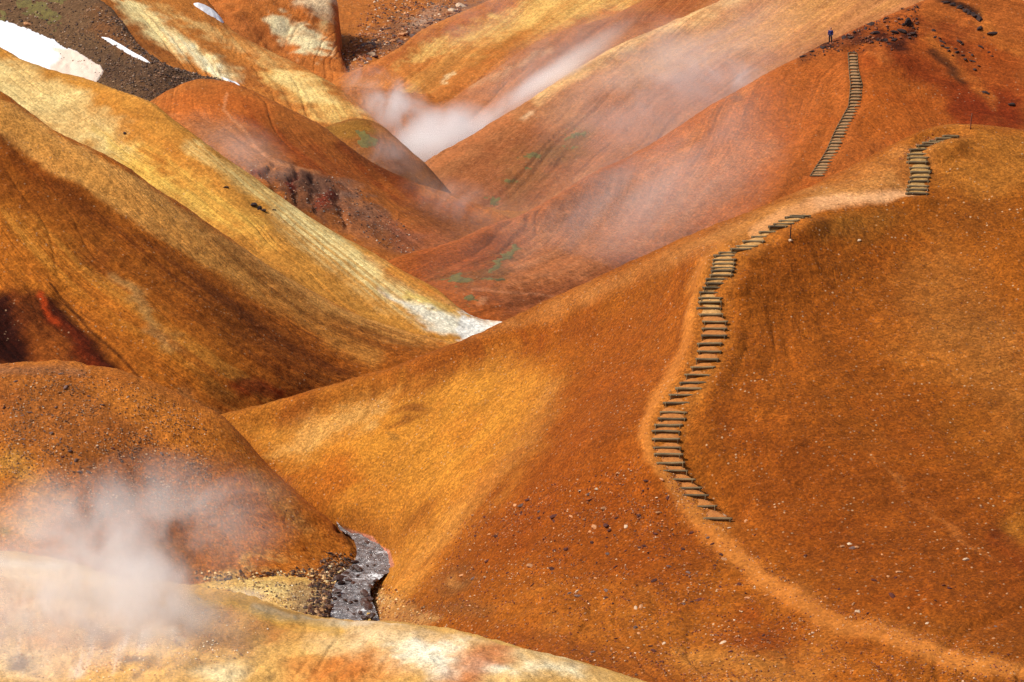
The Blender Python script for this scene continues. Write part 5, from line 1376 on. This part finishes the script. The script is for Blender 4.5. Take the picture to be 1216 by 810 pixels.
def stairway(logs, label, h, d, stakes, tread, seed, lift=0.02, big=None):
    base = logs[0][0]
    root = bpy.data.objects.new('log_stairway', None)
    C.objects.link(root)
    root.location = base
    root.empty_display_size = 0.5
    tag(root, label, 'stairs')
    r = random.Random(seed)
    prev = None
    for i, (P, wpx, D) in enumerate(logs):
        f = (P - CAM)[1] * cp + (P - CAM)[2] * sp
        L_ = wpx * f / F
        hh, dd = h * r.uniform(0.8, 1.25), d * r.uniform(0.85, 1.2)
        lp = P - base + np.array([0, 0, hh * 0.5 - 0.06 + lift])
        yaw = max(-0.10, min(0.10, math.atan2(D[1], D[0]))) + r.uniform(-0.03, 0.03)
        roll = -max(-0.03, min(0.03, math.atan2(D[2], math.hypot(D[0], D[1])))) + r.uniform(-0.02, 0.02)
        L_ /= math.cos(yaw)
        st = bm_obj('step', log_bm(L_, hh, dd, seed + i), wood_m, root, lp, (0, roll, yaw))
        if stakes:
            for sx in (-1, 1):
                off = L_ * 0.5 * r.uniform(0.72, 0.93)
                bm_obj('stake', post_bm(0.028, 0.024, hh + 0.22 + r.uniform(-0.04, 0.03), 7), wood_m, st, (sx * off, -dd / 2 - 0.036, -hh / 2 - 0.24), (r.uniform(-0.08, 0.08), r.uniform(-0.08, 0.08), 0))
        # the trodden earth held up behind the log
        if i + 1 < len(logs) and tread(i):
            Q, w2, _ = logs[i + 1]
            L2 = w2 * f / F
            q = Q - base
            bm = bmesh.new()
            nx, ny = 8, 4
            dv = np.array([math.cos(yaw) * math.cos(roll), math.sin(yaw) * math.cos(roll), -math.sin(roll)])
            D2 = logs[i + 1][2]
            d2 = dv
            q = Q - base
            e0 = lp + np.array([0, dd * 0.3, hh * 0.5 - 0.03])
            e1 = q + np.array([0, -dd * 0.3, 0.0])
            if e1[1] - e0[1] < 0.05: e1[1] = e0[1] + 0.05
            e1[2] = min(max(e1[2], e0[2] - 0.02), e0[2] + 0.14)
            g = []
            for a in range(ny + 1):
                fa = a / ny
                row = []
                for c_ in range(nx + 1):
                    w_ = (c_ / nx - 0.5) * 0.92
                    p_ = (e0 + dv * L_ * w_) * (1 - fa) + (e1 + d2 * L2 * w_) * fa
                    p_[2] += -0.08 * (abs(w_) / 0.46) ** 4 + 0.02 * mnoise.noise(Vector((p_[0] * 3, p_[1] * 3, seed)))
                    row.append(bm.verts.new(p_))
                g.append(row)
            lowr = [[bm.verts.new((v_.co.x, v_.co.y, v_.co.z - 0.5)) for v_ in row] for row in (g[0], g[-1])]
            for a in range(ny):
                for c_ in range(nx):
                    bm.faces.new((g[a][c_], g[a][c_ + 1], g[a + 1][c_ + 1], g[a + 1][c_]))
            for c_ in range(nx):
                bm.faces.new((lowr[0][c_], lowr[0][c_ + 1], g[0][c_ + 1], g[0][c_]))
                bm.faces.new((g[-1][c_], g[-1][c_ + 1], lowr[1][c_ + 1], lowr[1][c_]))
            tm = tread(i) if callable(tread) else tread
            bm_obj('tread', bm, tm, root)
    return root


stairway(log_front, 'long curving flight of log steps climbing the near orange spur', 0.105, 0.17, True, lambda i: T_sand if i < 26 else T_grav, 1000)
stairway(log_upper, 'short flight of log steps with gravel treads below the yellow knoll top', 0.13, 0.16, True, lambda i: T_olive, 2000)
sb = stairway(log_back, 'far narrow flight of log steps up the rust hill behind', 0.13, 0.17, False, lambda i: T_grey, 3000)
# two long side rails pinned along the far flight
for side in (0, 1):
    bm = bmesh.new()
    pts = []
    for P, wpx, _ in log_back:
        f = (P - CAM)[1] * cp + (P - CAM)[2] * sp
        pts.append(P - log_back[0][0] + np.array([(side - 0.5) * wpx * f / F * 1.0, 0, -0.02]))
    rings = [[bm.verts.new(Vector(p) + Vector((dx, 0, dz))) for dx, dz in ((-.03, -.1), (.03, -.1), (.03, .07), (-.03, .07))] for p in pts]
    for a, b_ in zip(rings[:-1], rings[1:]):
        for j in range(4):
            bm.faces.new((a[j], a[(j + 1) % 4], b_[(j + 1) % 4], b_[j]))
    bm.faces.new(rings[0][::-1]); bm.faces.new(rings[-1])
    bmesh.ops.recalc_face_normals(bm, faces=bm.faces)
    bm_obj('side_rail', bm, wood_m, sb, smooth=False)

# marker stakes and the bleached stick
stk_m = rock_mat('dark_stake_wood', (58, 34, 22), (36, 22, 16))
P = spot(HC, 938.3, 286)
o = bm_obj('marker_stake', post_bm(0.035, 0.03, 0.86, 8, 0.03), stk_m, None, (P[0], P[1], P[2] - 0.06)); tag(o, 'thin dark marker stake standing at the top end of the near steps', 'stake')
P = spot(HC, 1152.5, 152)
o = bm_obj('marker_stake', post_bm(0.04, 0.03, 1.0, 8, 0.05), rock_mat('brown_stake_wood', (112, 66, 44), (84, 48, 34)), None, (P[0], P[1], P[2] - 0.06)); tag(o, 'slim brown marker stake on top of the yellow knoll', 'stake')
P = spot(HC, 744, 677)
bm = log_bm(0.42, 0.06, 0.06, 77)
o = bm_obj('stick', bm, M_pale, None, (P[0] - 0.03, P[1], P[2] + 0.12), (0, math.radians(62), math.radians(75)))
tag(o, 'short bleached white stick poking up among the red stones', 'stick')

# ------------------------------------------------------------------ the hiker
def skin_obj(name, verts, edges, radii, mat, parent=None, sub=2, root=0):
    me = bpy.data.meshes.new(name)
    me.from_pydata(verts, edges, [])
    o = bpy.data.objects.new(name, me)
    C.objects.link(o)
    md = o.modifiers.new('skin', 'SKIN')
    for i, r in enumerate(radii):
        me.skin_vertices[0].data[i].radius = r if isinstance(r, tuple) else (r, r)
        me.skin_vertices[0].data[i].use_root = (i == root)
    sd = o.modifiers.new('sub', 'SUBSURF'); sd.levels = sub; sd.render_levels = sub
    bpy.context.view_layer.update()
    dg = bpy.context.evaluated_depsgraph_get()
    m2 = bpy.data.meshes.new_from_object(o.evaluated_get(dg))
    o.modifiers.clear()
    o.data = m2
    m2.materials.clear(); m2.materials.append(mat)
    m2.polygons.foreach_set('use_smooth', np.ones(len(m2.polygons), bool))
    if parent: o.parent = parent
    return o


def plain(name, c, rough=0.8):
    m, _, _ = new_mat(name)
    t = NT(m)
    pos = t('ShaderNodeTexCoord').outputs['Object']
    nz = t.noise(pos, 14, 4, 0.6)
    b = t('ShaderNodeBsdfPrincipled', ins={'Base Color': t.mix(t.mr(nz, 0.3, 0.7, 0, 1), (*[x * 0.8 for x in lin(c)], 1), (*[x * 1.15 for x in lin(c)], 1)), 'Roughness': rough})
    t('ShaderNodeOutputMaterial', ins={0: b.outputs[0]})
    return m


P = spot(HP, 986, 51.5)
hik = bpy.data.objects.new('person', None); C.objects.link(hik)
hik.location = (P[0], P[1], P[2] - 0.02)
hik.rotation_euler = (0, 0, math.radians(-25))
tag(hik, 'hiker in a blue jacket and dark trousers standing on the far ridge', 'person')
bv = [(0, 0, 0.95), (0, 0.01, 1.15), (0, 0.0, 1.36), (0, 0, 1.47), (0, -0.01, 1.56), (0, -0.02, 1.66), (0, -0.015, 1.72),      # 0-6
      (-0.10, 0, 0.90), (-0.11, -0.02, 0.50), (-0.11, 0.02, 0.09), (-0.115, -0.14, 0.04),                                       # 7-10
      (0.10, 0, 0.90), (0.12, 0.0, 0.50), (0.13, 0.03, 0.09), (0.15, -0.13, 0.04),                                              # 11-14
      (-0.19, 0, 1.38), (-0.25, 0.01, 1.10), (-0.25, -0.09, 0.87), (0.19, 0, 1.38), (0.25, 0.01, 1.10), (0.24, -0.10, 0.87)]     # 15-20
be = [(0, 1), (1, 2), (2, 3), (3, 4), (4, 5), (5, 6), (0, 7), (7, 8), (8, 9), (9, 10), (0, 11), (11, 12), (12, 13), (13, 14), (2, 15), (15, 16), (16, 17), (2, 18), (18, 19), (19, 20)]
br = [(0.15, 0.11), (0.14, 0.10), (0.17, 0.11), 0.055, 0.07, 0.095, 0.07, 0.085, 0.06, 0.045, 0.04, 0.085, 0.06, 0.045, 0.04, 0.06, 0.045, 0.032, 0.06, 0.045, 0.032]
for s_, w_ in ((-1, 17), (1, 20)):
    x, y, z = bv[w_]
    for k, (fx, ln) in enumerate(((-0.03, 0.075), (-0.01, 0.09), (0.012, 0.085), (0.032, 0.065))):
        a = len(bv)
        bv += [(x + fx, y - 0.025, z - 0.07), (x + fx * 1.1, y - 0.045, z - 0.07 - ln * 0.6), (x + fx * 1.1, y - 0.035, z - 0.07 - ln)]
        be += [(w_, a), (a, a + 1), (a + 1, a + 2)]
        br += [0.012, 0.009, 0.008]
    a = len(bv)
    bv += [(x - s_ * 0.035, y - 0.05, z - 0.04), (x - s_ * 0.04, y - 0.075, z - 0.08)]
    be += [(w_, a), (a, a + 1)]; br += [0.012, 0.009]
skin_obj('body', bv, be, br, plain('skin', (206, 150, 120), 0.6), hik)
jv = [bv[i] for i in (0, 1, 2)] + [(0, 0, 1.45)] + [bv[i] for i in (15, 16)] + [(-0.25, -0.08, 0.90)] + [bv[i] for i in (18, 19)] + [(0.24, -0.09, 0.90)] + [(0, 0, 0.82)]
je = [(0, 1), (1, 2), (2, 3), (2, 4), (4, 5), (5, 6), (2, 7), (7, 8), (8, 9), (0, 10)]
skin_obj('jacket', jv, je, [(0.185, 0.14), (0.175, 0.135), (0.195, 0.14), 0.085, 0.085, 0.068, 0.052, 0.085, 0.068, 0.052, (0.19, 0.14)], plain('blue_fabric', (24, 27, 96)), hik)
tv_ = [(0, 0, 0.93)] + [bv[i] for i in (7, 8, 9, 11, 12, 13)]
skin_obj('trousers', tv_, [(0, 1), (1, 2), (2, 3), (0, 4), (4, 5), (5, 6)], [(0.16, 0.12), 0.105, 0.085, 0.075, 0.105, 0.085, 0.075], plain('black_fabric', (26, 20, 24)), hik)
for s_, i_, j_ in ((-1, 9, 10), (1, 13, 14)):
    skin_obj('boot', [(bv[i_][0], bv[i_][1], 0.15), (bv[i_][0], bv[i_][1] + 0.01, 0.055), (bv[j_][0], bv[j_][1] - 0.03, 0.045)], [(0, 1), (1, 2)], [0.06, 0.06, 0.05], plain('boot_leather', (38, 26, 20)), hik, 1)
skin_obj('hood', [(0, 0.03, 1.50), (0, 0.04, 1.62), (0, 0.02, 1.74)], [(0, 1), (1, 2)], [0.085, 0.115, 0.085], plain('dark_hood', (60, 34, 52)), hik)
skin_obj('backpack', [(0, 0.18, 1.02), (0, 0.2, 1.2), (0, 0.18, 1.40)], [(0, 1), (1, 2)], [(0.15, 0.10), (0.17, 0.12), (0.14, 0.09)], plain('dark_pack', (34, 24, 34)), hik, 1)
# face: eyes, nose
for nm, vs, rr, mt in (('eye', (-0.032, -0.112, 1.645), 0.011, (30, 20, 18)), ('eye', (0.032, -0.112, 1.645), 0.011, (30, 20, 18)), ('nose', (0, -0.122, 1.615), 0.016, (200, 140, 112)), ('mouth', (0, -0.108, 1.575), 0.014, (150, 70, 66))):
    bm = bmesh.new(); bmesh.ops.create_uvsphere(bm, u_segments=8, v_segments=6, radius=rr)
    bm_obj(nm, bm, plain('face_' + nm, mt), hik, vs)

# ------------------------------------------------------------------ steam
def steam(name, px, py, Y, size, dens, label, nscale=0.5, th=(0.42, 0.62), rot=0.0, stretch=(1, 1, 1), power=1.3, seed=0.0, tint=(1, 1, 1)):
    bm = bmesh.new()
    bmesh.ops.create_icosphere(bm, subdivisions=3, radius=1.0)
    me = bpy.data.meshes.new(name)
    bm.to_mesh(me); bm.free()
    m, _, _ = new_mat('steam_' + name)
    t = NT(m)
    tc = t('ShaderNodeTexCoord').outputs['Object']
    ln = t('ShaderNodeVectorMath', operation='LENGTH', ins={0: tc}).outputs['Value']
    fall = t.math('POWER', t.math('SUBTRACT', 1.0, ln, clamp=True), power)
    # noise rides on the plume itself, in metres, drawn out along it
    mp = t('ShaderNodeMapping', ins={'Vector': tc, 'Location': (seed, seed * 0.7, seed * 1.3), 'Scale': tuple(nscale * a * b_ for a, b_ in zip(size, stretch))}).outputs[0]
    nz = t.noise(mp, 1.0, 6, 0.6, 1.1)
    d = t.math('MULTIPLY', t.math('MULTIPLY', fall, t.mr(nz, th[0], th[1], 0.0, 1.0, True)), dens)
    pv = t('ShaderNodeVolumePrincipled', ins={'Color': (*tint, 1), 'Density': d, 'Anisotropy': 0.1})
    t('ShaderNodeOutputMaterial', ins={'Volume': pv.outputs[0]})
    o = put('steam', me, m)
    P = world(px, py, Y)
    o.location = P
    o.scale = size
    o.rotation_euler = (0, rot, 0)
    return tag(o, label, 'steam', kind='stuff')


# near vents, left
steam('puff', 176, 700, 83.0, (1.9, 1.4, 1.9), 2.8, 'dense white steam puff over the near vent', 0.7, (0.3, 0.62), seed=1.0)
steam('near_base', 60, 722, 81.5, (8.0, 2.0, 3.2), 1.2, 'spreading white steam over the bleached ground', 0.45, (0.36, 0.66), seed=2.0)
steam('near_veil', 95, 752, 74, (7.4, 1.8, 3.2), 0.6, 'thin veil of steam low over the bleached ground', 0.5, (0.32, 0.66), seed=21.0)
steam('near_rise', 110, 645, 84, (8.4, 2.8, 3.5), 0.8, 'thin pinkish steam drifting up before the brown knoll', 0.4, (0.36, 0.66), seed=3.0, rot=-0.2)
steam('near_trail', 190, 740, 79, (2.4, 1.3, 2.4), 0.8, 'wisp of steam below the dense puff', 0.6, (0.38, 0.62), seed=9.0)
steam('bank_wisp', 290, 712, 95, (1.3, 1.0, 0.55), 1.1, 'small wisp of steam on the bar by the stream', 0.8, (0.36, 0.6), seed=4.0)
# far valley
steam('gully_plume', 470, 130, 292, (8.5, 4, 4.2), 0.8, 'white steam pouring from the upper gully', 0.22, (0.36, 0.62), seed=5.0, rot=0.65)
steam('far_core', 520, 172, 285, (8.0, 4, 5.0), 1.5, 'bright steam core at the mouth of the far gully', 0.2, (0.30, 0.60), seed=15.0, rot=-0.5)
steam('crest_band', 622, 116, 287, (17, 3.0, 2.1), 1.3, 'narrow bright band of steam streaming along the pale far crest', 0.18, (0.34, 0.62), seed=6.0, rot=-0.62, stretch=(0.35, 1, 1))
steam('far_veil', 640, 85, 292, (18, 4.5, 5.0), 0.16, 'torn veil of steam above the pale far crest', 0.17, (0.38, 0.64), seed=16.0, rot=-0.55, stretch=(0.5, 1, 1))
steam('far_drift', 800, 95, 262, (19, 6, 8.5), 0.24, 'thin steam drifting across the far striped slope', 0.15, (0.38, 0.64), seed=7.0, rot=-0.4, stretch=(0.55, 1, 1))
steam('drift_wisp', 865, 85, 262, (6.5, 4, 2.2), 0.5, 'brighter wisp at the end of the drifting steam', 0.25, (0.38, 0.64), seed=27.0, rot=0.35)
steam('mid_drift', 760, 215, 214, (19, 5, 10), 0.16, 'faint pinkish steam in front of the back hill', 0.14, (0.36, 0.64), seed=8.0, rot=-0.5, stretch=(0.5, 1, 1))
steam('mid_low', 600, 300, 190, (10, 4, 5), 0.05, 'faint steam over the valley above the white flat', 0.16, (0.32, 0.64), seed=18.0, rot=-0.3)
steam('gully_haze', 285, 175, 216, (6, 3, 3.2), 0.16, 'thin steam over the flank of the orange mound', 0.25, (0.36, 0.64), seed=10.0, rot=0.55)
steam('knob_haze', 468, 190, 248, (5, 3, 3.2), 0.25, 'thin bluish steam in front of the rounded knob', 0.22, (0.34, 0.62), seed=12.0, rot=0.5)
steam('spur_haze', 545, 240, 218, (6.5, 3, 2.6), 0.16, 'thin steam over the toe of the orange mound', 0.22, (0.34, 0.62), seed=32.0, rot=0.3)
steam('ridge_haze', 560, 20, 340, (10, 5, 5), 0.10, 'thin steam at the head of the far valley', 0.16, (0.34, 0.62), seed=13.0, rot=-0.3)

# ------------------------------------------------------------------ light, camera
SUN_EL, SUN_AZ = 54.0, -98.0      # degrees; azimuth from +Y (north), negative = left
el, az = math.radians(SUN_EL), math.radians(SUN_AZ)
sd = Vector((math.sin(az) * math.cos(el), math.cos(az) * math.cos(el), math.sin(el)))
sl = bpy.data.lights.new('sun', 'SUN')
sl.energy = 3.7
sl.angle = math.radians(9)
sl.color = (1.0, 0.94, 0.85)
so = bpy.data.objects.new('sun', sl); C.objects.link(so)
so.rotation_euler = (-sd).to_track_quat('-Z', 'Y').to_euler()
so.location = (-60, 60, 150)
w = bpy.data.worlds.new('World'); scene.world = w
w.use_nodes = True
nt = w.node_tree; nt.nodes.clear()
sky = nt.nodes.new('ShaderNodeTexSky'); sky.sky_type = 'NISHITA'
sky.sun_disc = False; sky.sun_elevation = el; sky.sun_rotation = az; sky.air_density = 1.0; sky.dust_density = 3.0; sky.ozone_density = 1.0
bg = nt.nodes.new('ShaderNodeBackground'); bg.inputs[1].default_value = 0.10
out = nt.nodes.new('ShaderNodeOutputWorld')
nt.links.new(sky.outputs[0], bg.inputs[0]); nt.links.new(bg.outputs[0], out.inputs[0])

cd = bpy.data.cameras.new('camera')
cd.sensor_width = 36.0; cd.sensor_fit = 'HORIZONTAL'
cd.lens = 36.0 * F / 1216.0
cd.clip_start = 1.0; cd.clip_end = 8000.0
co_ = bpy.data.objects.new('camera', cd); C.objects.link(co_)
co_.location = CAM
co_.rotation_euler = (math.pi / 2 + PITCH, 0, 0)
scene.camera = co_

vs = scene.view_settings
vs.view_transform = 'Standard'; vs.look = 'None'; vs.exposure = 0.14; vs.gamma = 1.0; vs.use_curve_mapping = False
scene.cycles.use_denoising = True
scene.cycles.denoiser = 'OPENIMAGEDENOISE'
scene.cycles.denoising_input_passes = 'RGB_ALBEDO_NORMAL'
scene.cycles.denoising_prefilter = 'FAST'
scene.cycles.volume_bounces = 14
scene.cycles.max_bounces = 14
scene.cycles.volume_step_rate = 1.5
